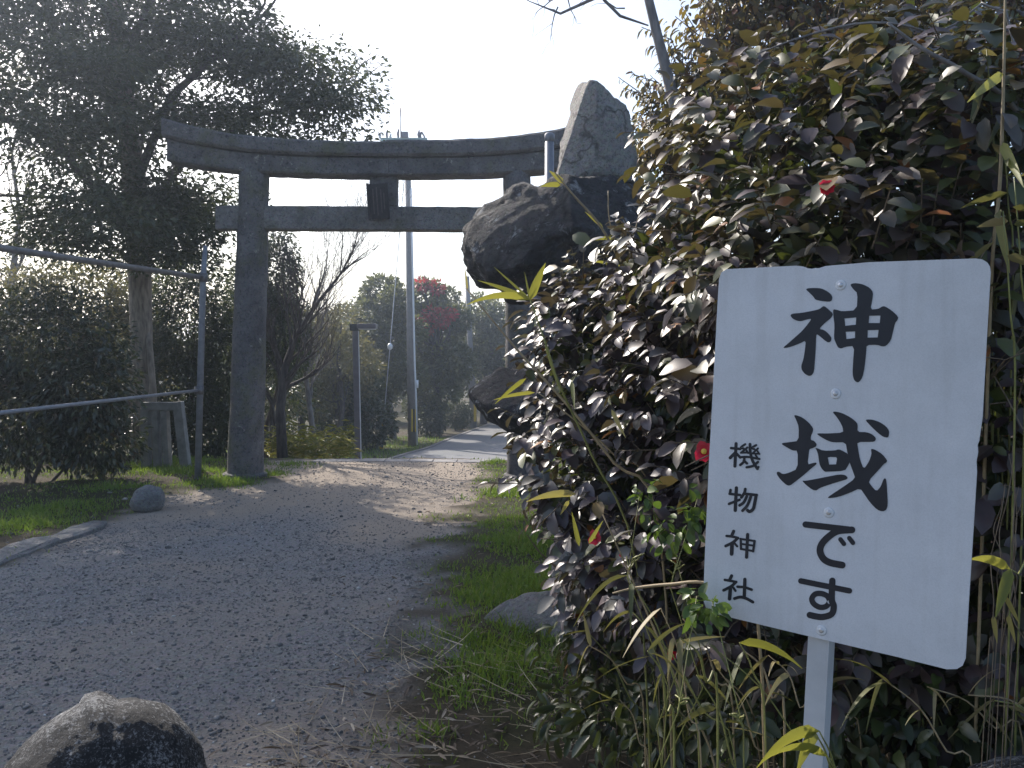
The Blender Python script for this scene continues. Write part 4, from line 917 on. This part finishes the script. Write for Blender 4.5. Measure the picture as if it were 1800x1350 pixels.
def sprays(ells, n, per=6, cam_bias=.4, shell=(.6, 1.0), tw=.13):
    """leaves set along short drooping twigs that leave the bush's skin"""
    P0, N0 = cloud(ells, n // per, shell, cam_bias); P, D, N, tws = [], [], [], []
    for p, nn in zip(P0, N0):
        ax = unit(nn * .8 + np.array([-.15, -.1, .35]) + nr.normal(size=3) * .4); ln = tw * rng.uniform(.6, 1.3); tws.append((p, p + ax * ln))
        side_ = unit(np.cross(ax, [0, 0, 1.]) + 1e-3)
        for j in range(per):
            t = (j + .5) / per; sg = 1 if j % 2 else -1
            q = p + ax * ln * t
            d = unit(ax * (.35 + .6 * t) + side_ * sg * (1 - .5 * t) * .9 + np.array([0, 0, -.55]) + nr.normal(size=3) * .25)
            P.append(q); D.append(d); N.append(unit(nn * .45 + np.array([-.2, -.12, .9]) + nr.normal(size=3) * .33))
    return np.array(P), np.array(D), np.array(N), tws
def camellia(name, label, ells, n, m, base, L_=.07, inner=1500, rndf=None):
    e_ = empty(name, base, label, 'bush', 'camellia bushes around the sign')
    P, D, N, tws = sprays(ells, n); Ls = L_ * nr.uniform(.5, 1.35, len(P))
    keep = np.array([not ((q := project(p))[2] < 1.62 and SIGN_BOX[0] - 30 < q[0] < SIGN_BOX[2] + 40 and SIGN_BOX[1] - 20 < q[1] < SIGN_BOX[3] + 60) and q[2] > 1.25 for p in P])
    P, D, N, Ls = P[keep], D[keep], N[keep], Ls[keep]
    leafy(e_, P, D, N, Ls, m, .56, rnd=None if rndf is None else rndf(P))
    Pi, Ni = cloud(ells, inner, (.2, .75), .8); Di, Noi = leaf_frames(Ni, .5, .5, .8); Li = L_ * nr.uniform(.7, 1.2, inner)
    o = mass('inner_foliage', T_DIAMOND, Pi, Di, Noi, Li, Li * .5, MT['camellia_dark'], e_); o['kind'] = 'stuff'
    mb_ = MB()
    for p, q in tws[::2]: mb_.tube([p, q], [.0022, .0014], 4, caps=False)
    mb_.build('twigs', MT['twig'], e_)['kind'] = 'stuff'
    for el in ells:
        m2 = MB(); c = Vector(el[0]); b = Vector(base) + Vector((rng.uniform(-.2, .2), rng.uniform(-.15, .15), -.03)); pts = bend(b, c, 5, .15); m2.tube(pts, [.022, .018, .015, .012, .009, .006], 7)
        for k in range(5): twigs(m2, pts[3].lerp(pts[5], rng.random()), Vector((rng.gauss(0, 1), rng.gauss(-.4, .6), rng.gauss(.2, .7))), max(el[1]) * .9, .006, 1, .7, .1, 4, 2)
        m2.build('branch', MT['twig'], e_, smooth=True)
    return e_
def flower(e_, px, py, Y, r_=.03, facing=(-.3, -1, .3)):
    c = at(px, py, Y); f = Vector(facing).normalized(); a = f.orthogonal().normalized(); b = f.cross(a)
    P, D, N = [], [], []
    for k in range(9):
        t = k * 2.4; rad = a * math.cos(t) + b * math.sin(t); lift = .35 + .1 * (k % 3)
        P.append(c); D.append(rad * (1 - lift * .6) + f * lift); N.append(f - rad * .3)
    Ls = r_ * nr.uniform(.8, 1.1, 9); o = mass('flower', T_OVAL, np.array(P), np.array(D), np.array(N), Ls, Ls * .95, MT['petal'], e_, smooth=True); o['label'] = 'crimson camellia flower'
    MB().tube([c, c + f * r_ * .45], [r_ * .18, r_ * .24], 8).build('stamens', MT['stamen'], e_, smooth=True)
def rl(P):   # purplish outside, a few green or orange leaves, greener high up
    r_ = nr.random(len(P)) * .62; hi = (P[:, 2] > 1.75) & (nr.random(len(P)) < .3); r_[hi] = .5 + .45 * nr.random(hi.sum()); o_ = nr.random(len(P)) < .03; r_[o_] = 1; g = nr.random(len(P)) < .08; r_[g] = .9; return r_
base1 = (at(1150, 1200, 3.3).x, 3.3, 0)
ELL1 = [E(1085, 650, 3.1, .30, .34, .30), E(1110, 800, 3.0, .37, .36, .34), E(1150, 950, 2.9, .30, .34, .30), E(1225, 500, 2.8, .27, .34, .30), E(1250, 700, 2.6, .25, .3, .4), E(1075, 560, 3.2, .22, .28, .17), E(1230, 1000, 2.6, .24, .26, .24), E(1100, 1080, 3.2, .17, .24, .16)]
cam1 = camellia('camellia_bush', 'camellia bush with purplish shiny leaves spilling over the rocks', ELL1, 6600, MT['camellia'], base1, .058, 4200, rl)
flower(cam1, 1238, 795, 2.15, .03); flower(cam1, 1046, 945, 2.5, .022); flower(cam1, 1182, 1150, 2.35, .018, (0, -1, -.3)); flower(cam1, 1096, 975, 2.5, .014)
base2 = (at(1600, 1200, 2.7).x, 2.7, 0)
ELL2 = [E(1370, 330, 2.55, .34, .36, .30), E(1560, 300, 2.35, .33, .34, .32), E(1720, 380, 2.3, .30, .34, .38), E(1480, 480, 2.2, .40, .3, .22), E(1440, 700, 2.3, .36, .3, .4), E(1700, 760, 2.2, .34, .3, .5), E(1500, 1050, 2.35, .42, .3, .3), E(1740, 1100, 2.2, .34, .3, .34), E(1680, 160, 2.7, .4, .36, .26), E(1480, 170, 2.8, .36, .36, .2), E(1330, 215, 3.0, .3, .3, .2), E(1810, 620, 2.6, .33, .3, .5), E(1800, 930, 2.6, .33, .3, .4)]
cam2 = camellia('camellia_bush', 'tall camellia bush with large drooping brown-green leaves behind the sign', ELL2, 9200, MT['camellia_brown'], base2, .064, 4600, rl)
flower(cam2, 1452, 332, 1.86, .018)
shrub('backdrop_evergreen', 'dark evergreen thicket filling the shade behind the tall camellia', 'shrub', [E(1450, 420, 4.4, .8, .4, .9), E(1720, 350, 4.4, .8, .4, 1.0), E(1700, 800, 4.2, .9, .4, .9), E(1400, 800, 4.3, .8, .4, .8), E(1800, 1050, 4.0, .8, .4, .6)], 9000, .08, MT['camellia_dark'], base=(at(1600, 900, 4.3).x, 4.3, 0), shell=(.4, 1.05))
# fresh green sprigs low at the sign's edge
shrub('green_sprig', 'small fresh green seedling growing beside the lower sign edge', 'seedling', [E(1135, 870, 2.2, .05, .05, .06), E(1180, 930, 2.15, .06, .05, .07), E(1215, 900, 2.1, .05, .05, .06)], 90, .032, MT['seedling'], .55, 3, MT['culm_green'], T_OVAL, base=(at(1190, 1000, 2.2).x, 2.2, 0), shell=(.1, 1.0), sr=.12, group='green seedlings by the sign')
shrub('green_sprig', 'small fresh green seedling poking over the lower left sign corner', 'seedling', [E(1225, 1065, 1.5, .035, .03, .03), E(1248, 1068, 1.46, .02, .015, .03)], 46, .026, MT['seedling'], .55, 2, MT['culm_green'], T_OVAL, base=(at(1235, 1100, 1.5).x, 1.5, 0), shell=(.1, 1.0), sr=.12, group='green seedlings by the sign')

# ------------------------------------------------------------------ tree above the bush on the right
YB = 6.4
bt = Vector((at(1240, 340, YB).x + .1, YB, 0))
rt = empty('broadleaf_tree', bt, 'tree with olive and reddish-brown leaves rising behind the upright stone', 'tree')
mb = MB(); mb.tube([bt - Vector((0, 0, .1)), at(1245, 480, YB), at(1207, 270, YB), at(1178, 150, YB), at(1155, 60, YB), at(1138, -10, YB), at(1120, -160, YB)], [.07, .06, .048, .042, .036, .032, .02], 12); mb.build('trunk', MT['bark_grey'], rt, smooth=True)
mb = MB()
for pts in ([(1300, 420), (1360, 250), (1420, 80), (1480, -100)], [(1245, 480), (1290, 300), (1290, 150), (1300, 20)], [(1320, 350), (1440, 180), (1560, 60)]):
    q = [at(x, y, YB + .3) for x, y in pts]; q = [Vector((bt.x + .1, YB + .1, .6))] + q if pts[0][0] != 1245 else q; mb.tube(q, [.045, .04, .03, .022, .012][:len(q)], 8)
mb.build('limb', MT['bark_dark'], rt, smooth=True)
ELL3 = [E(1290, 90, YB + .2, .48, .5, .42), E(1400, 40, YB + .3, .55, .5, .4), E(1210, 190, YB + .4, .34, .4, .36), E(1330, 210, YB + .2, .5, .5, .35), E(1170, 260, YB + .6, .22, .35, .25), E(1480, 150, YB + .4, .5, .5, .5), E(1340, -80, YB + .3, .5, .5, .4), E(1600, 30, YB + .5, .7, .5, .5), E(1240, 280, YB + .5, .4, .4, .3), E(1760, 60, YB + .5, .7, .5, .6)]
P, D, N, tws = sprays(ELL3, 15000, 6, .7, (.2, 1.05), .22); Ls = .074 * nr.uniform(.6, 1.3, len(P)); D = unit(D + np.array([0, 0, -.5]))
leafy(rt, P, D, N, Ls, MT['brown_leaf'], .46, T_OVAL, 300, smooth=True)
mb = MB()
for p, q in tws[::2]: mb.tube([p, q], [.005, .003], 4, caps=False)
mb.build('twigs', MT['bark_dark'], rt)['kind'] = 'stuff'
shrub('dark_holly', 'dark green evergreen bush between the upright stone and brown tree', 'bush', [E(1160, 300, 7.6, .4, .4, .45), E(1210, 350, 7.6, .5, .4, .6), E(1150, 420, 7.6, .5, .4, .6), E(1200, 600, 7.6, .8, .4, 1.2)], 9000, .07, MT['tree_leaf'], base=(at(1180, 500, 7.6).x, 7.6, 0))
shrub('roadside_shrub', 'leafy shrub between the jutting rock and the right gate pillar', 'shrub', [E(985, 590, 9.5, .22, .25, .3), E(1000, 700, 9.5, .35, .3, .5), E(1040, 560, 9.5, .35, .3, .5)], 2200, .06, MT['shrub_leaf'], base=(at(1010, 700, 9.5).x, 9.5, 0))
# bare twig hanging in from above
b3 = Vector((at(1240, 340, 7.2).x + .5, 7.2, 0)); R3 = random.Random(4)
e3 = empty('bare_tree', b3, 'thin bare branches of a leafless tree hanging above the upright stone', 'tree', 'bare winter trees')
mb = MB(); mb.tube([b3, at(1330, 150, 7.2), at(1250, -160, 7.2)], [.06, .045, .035], 8); mb.build('trunk', MT['bark_grey'], e3, smooth=True)
mb = MB(); mb.tube([at(1250, -160, 7.2), at(1160, -60, 7.2), at(1060, -10, 7.2), at(985, 24, 7.2), at(930, 2, 7.2)], [.03, .022, .016, .011, .004], 7)
mb.tube([at(1140, 45, 7.2), at(1090, 28, 7.2), at(1062, 0, 7.2), at(1040, -40, 7.2)], [.006, .012, .013, .012], 6)
for k in range(9): twigs(mb, at(rng.uniform(950, 1110), rng.uniform(-20, 20), 7.2), Vector((rng.gauss(-.3, .6), 0, rng.gauss(0, .5))), .28, .007, 1, .7, 0, 4, 1, R3)
mb.build('branch', MT['bark_grey'], e3, smooth=True)

# ------------------------------------------------------------------ bamboo grass (sasa)
def blade(p0, p1, w, sag=.1, roll=0., seg=7):
    """a long lance-shaped leaf from p0 to p1 with an arch"""
    p0, p1 = Vector(p0), Vector(p1); d = p1 - p0; L_ = d.length; view = (p0 - CAM).normalized()
    s_ = d.cross(Vector((0, 0, 1)));  s_ = s_.normalized() if s_.length > 1e-6 else Vector((1, 0, 0))
    alt = d.cross(view).normalized(); s_ = (s_ * (1 - roll) + alt * roll).normalized(); n_ = s_.cross(d).normalized()
    if n_.z < 0: n_ = -n_
    vs_, fs = [], []
    for i in range(seg + 1):
        t = i / seg; c = p0 + d * t + Vector((0, 0, 1)) * sag * L_ * 4 * t * (1 - t); hw = w / 2 * (min(1, t / .14) ** .7) * (1 - max(0, (t - .3) / .7) ** 1.8); hw = max(hw, w * .04)
        vs_ += [c - s_ * hw + n_ * hw * .25, c, c + s_ * hw + n_ * hw * .25]
    for i in range(seg):
        a = i * 3; fs += [(a, a + 1, a + 4, a + 3), (a + 1, a + 2, a + 5, a + 4)]
    return vs_, fs
def blade_obj(e_, p0, p1, w, sag, roll, rv, m=None):
    if m is None and e_.get('group') in ('bamboo grass tangle under the sign', 'bamboo grass right of the sign'): m = MT['sasa_dull']
    vs_, fs = blade(p0, p1, w, sag, roll); n = len(vs_)
    me = raw_mesh('leaf', np.array([v[:] for v in vs_]), np.array([i for f in fs for i in f]), np.full(len(fs), 4), m or MT['sasa'], {'rnd': np.full(n, rv)}, True)
    o = bpy.data.objects.new('leaf', me); link(o, e_); place(o, e_); return o
def smooth(pts, k=4):
    P_ = [pts[0] * 2 - pts[1]] + list(pts) + [pts[-1] * 2 - pts[-2]]; q = []
    for i in range(1, len(P_) - 2):
        a, b, c, d = P_[i - 1], P_[i], P_[i + 1], P_[i + 2]
        for j in range(k):
            t = j / k; q.append(.5 * (2 * b + (c - a) * t + (2 * a - 5 * b + 4 * c - d) * t * t + (3 * b - a - 3 * c + d) * t ** 3))
    return q + [pts[-1]]
def sasa(label, pts, leaves, r_=.0022, m=None, group='bamboo grass stalks by the sign', name='bamboo_grass_stalk', ground=True):
    pts = [Vector(p) for p in pts]; last = pts[-1]
    b = Vector((last.x + (last.x - pts[-2].x) * .5, last.y + .05, 0)) if ground else last
    e_ = empty(name, b, label, 'bamboo grass', group); q = pts + ([b] if ground else [])
    q = smooth(q)
    MB().tube(q, [r_ * (.55 + .45 * min(1, i / 6)) for i in range(len(q))], 6).build('culm', m or MT['straw'], e_, smooth=True)
    for l_ in leaves: blade_obj(e_, *l_)
    return e_
h = at(932, 527, 2.35)
sasa('bamboo grass stalk with a fan of five yellow-edged leaves against the boulder', [h, at(958, 600, 2.35), at(985, 680, 2.35), at(1040, 800, 2.4), at(1120, 1000, 2.45)],
     [(h, at(820, 536, 2.25), .019, .09, .75, .62), (h, at(840, 493, 2.4), .013, .02, .8, .55), (h, at(868, 469, 2.4), .007, .0, .8, .4), (h, at(922, 478, 2.38), .006, 0, .8, .35), (h, at(959, 462, 2.3), .022, .03, .9, .3), (at(958, 600, 2.35), at(985, 690, 2.3), .012, 0, .6, .3)], .003, MT['culm_green'])
sasa('long bare tan bamboo stalk slanting across the gate pillar', [at(820, 507, 2.5), at(905, 610, 2.45), at(1000, 715, 2.4), at(1080, 815, 2.4), at(1160, 930, 2.4)], [(at(822, 511, 2.5), at(817, 470, 2.5), .006, 0, .8, 1.), (at(1075, 720, 2.35), at(1100, 770, 2.3), .012, 0, .8, .9)], .0036)
sasa('bamboo grass twig with yellow leaves crossing the huge boulder face', [at(975, 303, 3.6), at(1010, 345, 3.6), at(1050, 390, 3.6), at(1080, 440, 3.6), at(1130, 540, 3.6), at(1200, 800, 3.6)],
     [(at(990, 322, 3.6), at(965, 300, 3.6), .022, .03, .8, .8), (at(985, 325, 3.6), at(950, 328, 3.6), .022, .05, .8, .6), (at(1078, 420, 3.6), at(1035, 425, 3.6), .016, .08, .7, .5), (at(1100, 475, 3.6), at(1035, 460, 3.5), .016, .06, .7, .6), (at(1060, 400, 3.6), at(1028, 372, 3.6), .012, .0, .8, .7)], .005)
sasa('thin pale dead twig standing before the huge boulder', [at(1069, 335, 3.4), at(1072, 390, 3.4), at(1095, 470, 3.4), at(1150, 700, 3.4)], [], .003)
sasa('thin bare twig leaning up right before the huge boulder', [at(1130, 355, 3.3), at(1118, 400, 3.3), at(1107, 455, 3.3), at(1120, 700, 3.3)], [], .003)
sasa('pale dry stalk lying level beside the sign edge', [at(1077, 1043, 2.0), at(1120, 1033, 2.0), at(1180, 1027, 1.95), at(1242, 1025, 1.9), at(1330, 1060, 1.9)], [], .0036)
sasa('bamboo grass stalk with one orange dry leaf over the grass', [at(1018, 870, 2.6), at(1060, 900, 2.6), at(1140, 1000, 2.6)], [(at(1012, 868, 2.6), at(925, 882, 2.6), .022, .06, .8, .98), (at(1000, 880, 2.6), at(985, 905, 2.6), .012, 0, .8, .9)], .002)
sasa('bamboo stalk with low green leaves before the jutting rock', [at(945, 690, 2.6), at(1000, 730, 2.6), at(1080, 800, 2.6), at(1150, 900, 2.6)], [(at(940, 690, 2.6), at(868, 703, 2.6), .012, .03, .7, .7), (at(925, 665, 2.6), at(870, 710, 2.55), .014, .02, .7, .3), (at(1005, 670, 2.6), at(1010, 720, 2.5), .012, 0, .8, .3)], .003)
sasa('bamboo grass stalk with a pale leaf beneath the sign corner', [at(1060, 905, 2.2), at(1130, 1060, 2.2), at(1200, 1220, 2.2), at(1260, 1360, 2.2)], [(at(1018, 960, 2.2), at(1005, 900, 2.2), .012, 0, .8, .3), (at(1035, 955, 2.2), at(1060, 915, 2.2), .01, 0, .8, .6)], .003)
# culm standing tall at the right edge
sasa('tall tan bamboo culm rising past the right side of the sign', [at(1768, -60, 1.9), at(1764, 150, 1.9), at(1757, 330, 1.9), at(1745, 450, 1.92), at(1735, 700, 1.95)], [(at(1763, 130, 1.9), at(1700, 180, 1.8), .022, .02, .7, .5), (at(1760, 250, 1.9), at(1800, 330, 1.8), .02, .02, .7, .6), (at(1755, 380, 1.9), at(1775, 480, 1.85), .018, .0, .8, .8)], .0042)
sasa('grey branch arching across the leaves at the upper right', [at(1560, 40, 2.0), at(1620, 85, 2.0), at(1700, 130, 2.0), at(1790, 200, 2.05), at(1850, 400, 2.1)], [], .006, MT['bark_grey'], name='bare_branch')
sasa('thin grey shoot curving over the camellia top', [at(1330, 95, 2.2), at(1420, 62, 2.2), at(1530, 40, 2.2), at(1640, 60, 2.2), at(1800, 150, 2.2)], [], .003, MT['bark_grey'], name='bare_branch')
# leafy stalks at the right edge and hanging dry vines beside the sign
for k in range(12):
    x = rng.uniform(1700, 1830); y = rng.uniform(40, 620); Y = rng.uniform(1.75, 2.05) if x > 1760 else rng.uniform(2.0, 2.15); t = at(x, y, Y)
    lv = []
    for j in range(rng.randint(2, 4)):
        a = t + Vector((rng.uniform(-.02, .02), rng.uniform(-.02, .02), -j * .03)); b = a + Vector((rng.uniform(-.12, .1), rng.uniform(-.08, .03), rng.uniform(-.13, .05))); lv.append((a, b, rng.uniform(.012, .022), rng.uniform(0, .12), .6, rng.uniform(.2, .95)))
    wh = 'above the sign' if y < 430 else 'beside the upper right sign edge'
    sasa('bamboo grass stalk with %s leaves %s %s' % (('two', 'three', 'four')[len(lv) - 2], 'mixed with dry ones' if any(l_[5] > .75 for l_ in lv) else 'all green', wh), [t, t + Vector((.03, .02, -.2)), t + Vector((.06, .05, -.45))], lv, .0024, MT['culm_green'], 'bamboo grass right of the sign')
for k in range(7):
    x = rng.uniform(1722, 1800); Y = rng.uniform(1.62, 1.85); t = at(x, rng.uniform(780, 880), Y); b = at(x + rng.uniform(-40, 20), rng.uniform(1080, 1190), Y)
    q = bend(t, b, 7, .07); sasa('thin dry vine %s hanging down beside the right edge of the sign' % ('with one curled leaf' if k % 2 else 'without leaves'), q, [(q[5], q[5] + Vector((rng.uniform(-.03, .03), -.01, -.05)), .009, 0, .8, .85)] if k % 2 else [],   .0010, MT['twig'], 'dry vines right of the sign', 'dry_vine')
sasa('bamboo leaf poking in at the right edge of the sign', [at(1778, 1002, 1.5), at(1790, 1010, 1.52), at(1830, 1040, 1.6)], [(at(1775, 1000, 1.5), at(1702, 984, 1.37), .016, .04, .8, .6), (at(1776, 1000, 1.5), at(1750, 1085, 1.45), .018, 0, .8, .5)], .002, MT['culm_green'])
# the tangle below the sign
for k in range(62):
    x = rng.uniform(1010, 1780); Y = rng.uniform(1.75, 2.7); low = rng.uniform(1230, 1420) if x < 1250 else rng.uniform(1260, 1400)
    b = at(x + rng.uniform(40, 220), low, Y); ln = rng.uniform(.15, .42); lean = rng.uniform(.25, .75)
    t = b + Vector((-ln * lean, rng.uniform(-.06, .06), ln * rng.uniform(.7, 1.1)))
    px, py, z = project(t)
    if SIGN_BOX[0] - 20 < px and py < 1120 + (px - 1236) * .2: 
        t.z -= (1130 + max(0, px - 1236) * .2 - py) / F * z
    q = [t, t.lerp(b, .35) + Vector((.01, 0, .015)), t.lerp(b, .7), b]; lv = []
    dry = rng.random() < .45
    for j in range(rng.randint(1, 4)):
        a = q[0].lerp(q[1], rng.uniform(0, 1.4) if j else 0); dd = Vector((rng.uniform(-.13, .11), rng.uniform(-.09, .05), rng.uniform(-.12, .07)))
        if dd.length < .06: dd *= 2
        lv.append((a, a + dd, rng.uniform(.006, .015), rng.uniform(0, .18), rng.uniform(.2, .8), rng.uniform(.75, 1) if dry else rng.uniform(.0, .7)))
    green = rng.random() >= .7; nl = ('one leaf', 'two leaves', 'three leaves', 'four leaves')[len(lv) - 1]
    bx2 = project(q[2])[0]
    where = 'at the camellia foot' if bx2 < 1180 else 'below the lower left sign corner' if bx2 < 1330 else 'just left of the sign post' if bx2 < 1430 else 'just right of the sign post' if bx2 < 1560 else 'below the right half of the sign'
    sasa('%s bamboo grass stalk with %s %s %s' % ('green' if green else 'tan', nl.split()[0], ('dry pale ' if dry else 'green ') + nl.split()[1], where), q, lv, rng.uniform(.0016, .0028), MT['culm_green'] if green else MT['straw'], 'bamboo grass tangle under the sign')
# larger leaves by the post foot
for (a, b, w, rv) in (((1440, 1285, 1.3), (1330, 1350, 1.25), .02, .45), ((1432, 1285, 1.3), (1400, 1360, 1.28), .022, .2), ((1455, 1330, 1.3), (1340, 1340, 1.22), .014, .5), ((1300, 1130, 1.55), (1410, 1175, 1.5), .018, .3)):
    A, B = at(*a), at(*b); sasa('%s bamboo leaf beside the foot of the sign post' % {.45: 'long arching yellow-green', .2: 'broad dark green hanging', .5: 'narrow yellowish level', .3: 'green leaf under the lettering edge, a'}[rv], [A, A + Vector((.03, .02, -.06)), A + Vector((.06, .04, -.2))], [(A, B, w, .12, .6, rv)], .0018, MT['culm_green'], 'broad bamboo leaves by the post')

# ------------------------------------------------------------------ gravel, grass, litter
def scatter(n, x0, x1, y0, y1, bias=1.6):
    y = y0 + (y1 - y0) * nr.random(n) ** bias; x = x0 + (x1 - x0) * nr.random(n); return x, y
def cull(x, y, m_=.35):
    """keep what lies in or just beside the view"""
    return np.abs(x) < (y * .60 + m_)
x, y = scatter(170000, -6.5, 1.4, 2.9, 13, 1.7); k = cull(x, y); x, y = x[k], y[k]; p, s_, g_ = masks(x, y)
k = (nr.random(len(x)) < p * (1 - .75 * s_) * (.35 + .9 * vnoise(x, y, 1.1, 21)) + (1 - p) * .03); x, y = x[k][:70000], y[k][:70000]; n = len(x)
sz = .0031 * np.exp(nr.normal(0, .45, n)) * (1 + .06 * y); z = np.interp(y, _py, _pz) + relief(x, y) + sz * .25
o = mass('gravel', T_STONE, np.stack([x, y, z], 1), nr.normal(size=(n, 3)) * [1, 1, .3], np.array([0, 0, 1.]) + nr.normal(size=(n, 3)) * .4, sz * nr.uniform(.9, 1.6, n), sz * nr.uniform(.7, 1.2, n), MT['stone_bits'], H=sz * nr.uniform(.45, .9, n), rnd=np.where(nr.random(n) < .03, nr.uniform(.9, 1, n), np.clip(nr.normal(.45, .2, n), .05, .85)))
tag(o, 'loose grey gravel strewn over the path', 'gravel', kind='stuff')
def near(x, y, pts):
    d = np.full(len(x), 9.)
    for (a, b, r_) in pts:
        q = gnd(a, b); d = np.minimum(d, np.hypot(x - q.x, y - q.y) / r_)
    return d
tufts = [(880, 1120, .42), (930, 1030, .5), (850, 1060, .35), (960, 960, .5), (900, 1180, .35), (820, 1110, .2), (820, 880, .2), (880, 870, .35), (905, 925, .35), (870, 815, .2), (800, 1230, .16), (760, 1300, .12), (690, 1290, .15), (500, 820, .5), (470, 835, .3), (330, 835, .7), (300, 820, .7), (100, 900, .5), (30, 930, .5), (200, 860, .4), (390, 850, .5)]
x, y = scatter(520000, -7.5, 2.0, 3.0, 13.4, 1.15); k = cull(x, y, .6); x, y = x[k], y[k]; p, s_, g_ = masks(x, y)
d_ = near(x, y, tufts); dens = np.clip(1.25 - d_, 0, 1); left = x < xl(y)
pr_ = dens * (1 - .75 * p) * (.35 + 1.2 * g_) * np.where(left, .28, 1.0) * sstep(2.7, 4.3, y) + np.where(left, .08, .12) * g_ * (1 - p)
k = nr.random(len(x)) < pr_; x, y, dens, left = x[k], y[k], dens[k], left[k]; n = len(x); n = min(n, 190000); x, y, dens, left = x[:n], y[:n], dens[:n], left[:n]
hgt = (.03 + .055 * dens * nr.random(n)) * np.where(left, 1.1, 1.0) * nr.uniform(.6, 1.4, n); z = np.interp(y, _py, _pz) + relief(x, y)
o = mass('grass', T_BLADE, np.stack([x, y, z - .004], 1), np.array([0, 0, 1.]) + nr.normal(size=(n, 3)) * .42, nr.normal(size=(n, 3)) * [1, 1, .1], hgt, .004 + .0022 * nr.random(n) + .0005 * y, MT['grass'], rnd=np.clip(nr.random(n) ** 1.2 * np.where(left, .55, 1) + np.where(left, .42 * (nr.random(n) < .5), 0), 0, 1))
tag(o, 'soft green grass edging the gravel path', 'grass', kind='stuff')
# weeds and grass on the slope beyond the crest
x, y = scatter(26000, -9, 3, 13.7, 34, 1.3); lxx = np.interp(y, ys, lx); k = (x < lxx - .2) & (np.abs(x) < y * .6); x, y = x[k], y[k]; n = len(x)
z = np.interp(y, _py, _pz) + relief(x, y); hh = nr.uniform(.05, .16, n)
tag(mass('slope_grass', T_BLADE, np.stack([x, y, z], 1), np.array([0, 0, 1.]) + nr.normal(size=(n, 3)) * .4, nr.normal(size=(n, 3)), hh, np.full(n, .018), MT['grass']), 'rough grass on the slope beyond the crest', 'grass', kind='stuff')
# leaf and straw litter under the bush and along the right verge
x, y = scatter(9000, -1.2, 2.2, 2.9, 9.5, 1.6); p, s_, g_ = masks(x, y); k = nr.random(len(x)) < np.where(x > xr(y) - .35, .36, .015) * np.where(y < 4.4, 1.2, .16); x, y = x[k], y[k]; n = len(x)
z = np.interp(y, _py, _pz) + relief(x, y) + nr.uniform(.004, .035, n); a = nr.uniform(0, 6.28, n); Ls = nr.uniform(.025, .10, n)
tag(mass('leaf_litter', T_OVAL, np.stack([x, y, z], 1), np.stack([np.cos(a), np.sin(a), nr.normal(0, .16, n)], 1), np.array([0, 0, 1.]) + nr.normal(size=(n, 3)) * .4, Ls, np.minimum(Ls * .2, .012), MT['litter'], H=Ls * .5), 'dry fallen leaves and straw along the right verge', 'leaf litter', kind='stuff')
x, y = scatter(300, -.9, 1.9, 2.95, 4.6, 1.2); k = x > xr(y) - .45; x, y = x[k], y[k]; n = len(x); z = np.interp(y, _py, _pz) + relief(x, y) + .02; a = nr.normal(2.7, .7, n); Ls = nr.uniform(.12, .45, n)
tag(mass('straw', T_BLADE, np.stack([x, y, z], 1), np.stack([np.cos(a), np.sin(a), nr.normal(.05, .1, n)], 1), np.array([0, 0, 1.]) + nr.normal(size=(n, 3)) * .3, Ls, np.full(n, .0045), MT['dry_leaf'], H=Ls * .25), 'pale dead straw lying under the bush', 'straw', kind='stuff')
# low weeds and seedlings under the camellia
shrub('low_weed', 'grey-green leafy undergrowth at the foot of the camellia', 'weed', [E(1010, 1120, 3.4, .16, .2, .14), E(1060, 1200, 3.1, .2, .2, .16), E(1130, 1270, 2.9, .25, .2, .16), E(1000, 1240, 3.2, .14, .2, .1), E(1250, 1260, 2.7, .3, .2, .2)], 620, .07, MT['camellia_dark'], .36, 5, MT['twig'], T_OVAL, base=(at(1080, 1200, 3.2).x, 3.2, 0), shell=(.2, 1.1), sr=.25)
shrub('low_weed', 'dark leafy undergrowth behind the sign post', 'weed', [E(1500, 1250, 2.2, .3, .25, .2), E(1650, 1270, 2.1, .25, .25, .2), E(1380, 1250, 2.3, .25, .25, .2), E(1760, 1250, 2.2, .25, .25, .2)], 900, .06, MT['camellia_dark'], .42, 5, MT['twig'], T_OVAL, base=(at(1550, 1250, 2.3).x, 2.3, 0), shell=(.2, 1.1), sr=.25)

# ------------------------------------------------------------------ thin scattering air, added to imitate lens glare and fade far trees
def glare_haze():
    m = bpy.data.materials.new('lens_glare_haze'); m.use_nodes = True; n = m.node_tree.nodes; l = m.node_tree.links; n.remove(n['Principled BSDF'])
    v = n.new('ShaderNodeVolumePrincipled'); v.inputs['Color'].default_value = (.68, .8, 1, 1); v.inputs['Density'].default_value = GLARE_DENSITY; v.inputs['Anisotropy'].default_value = .74
    l.new(v.outputs[0], n['Material Output'].inputs['Volume'])
    tag(MB().box((0, 195, 6), 340, 480, 19).build('glare_haze', m), kind='stuff')
GLARE_DENSITY = .0027
glare_haze()
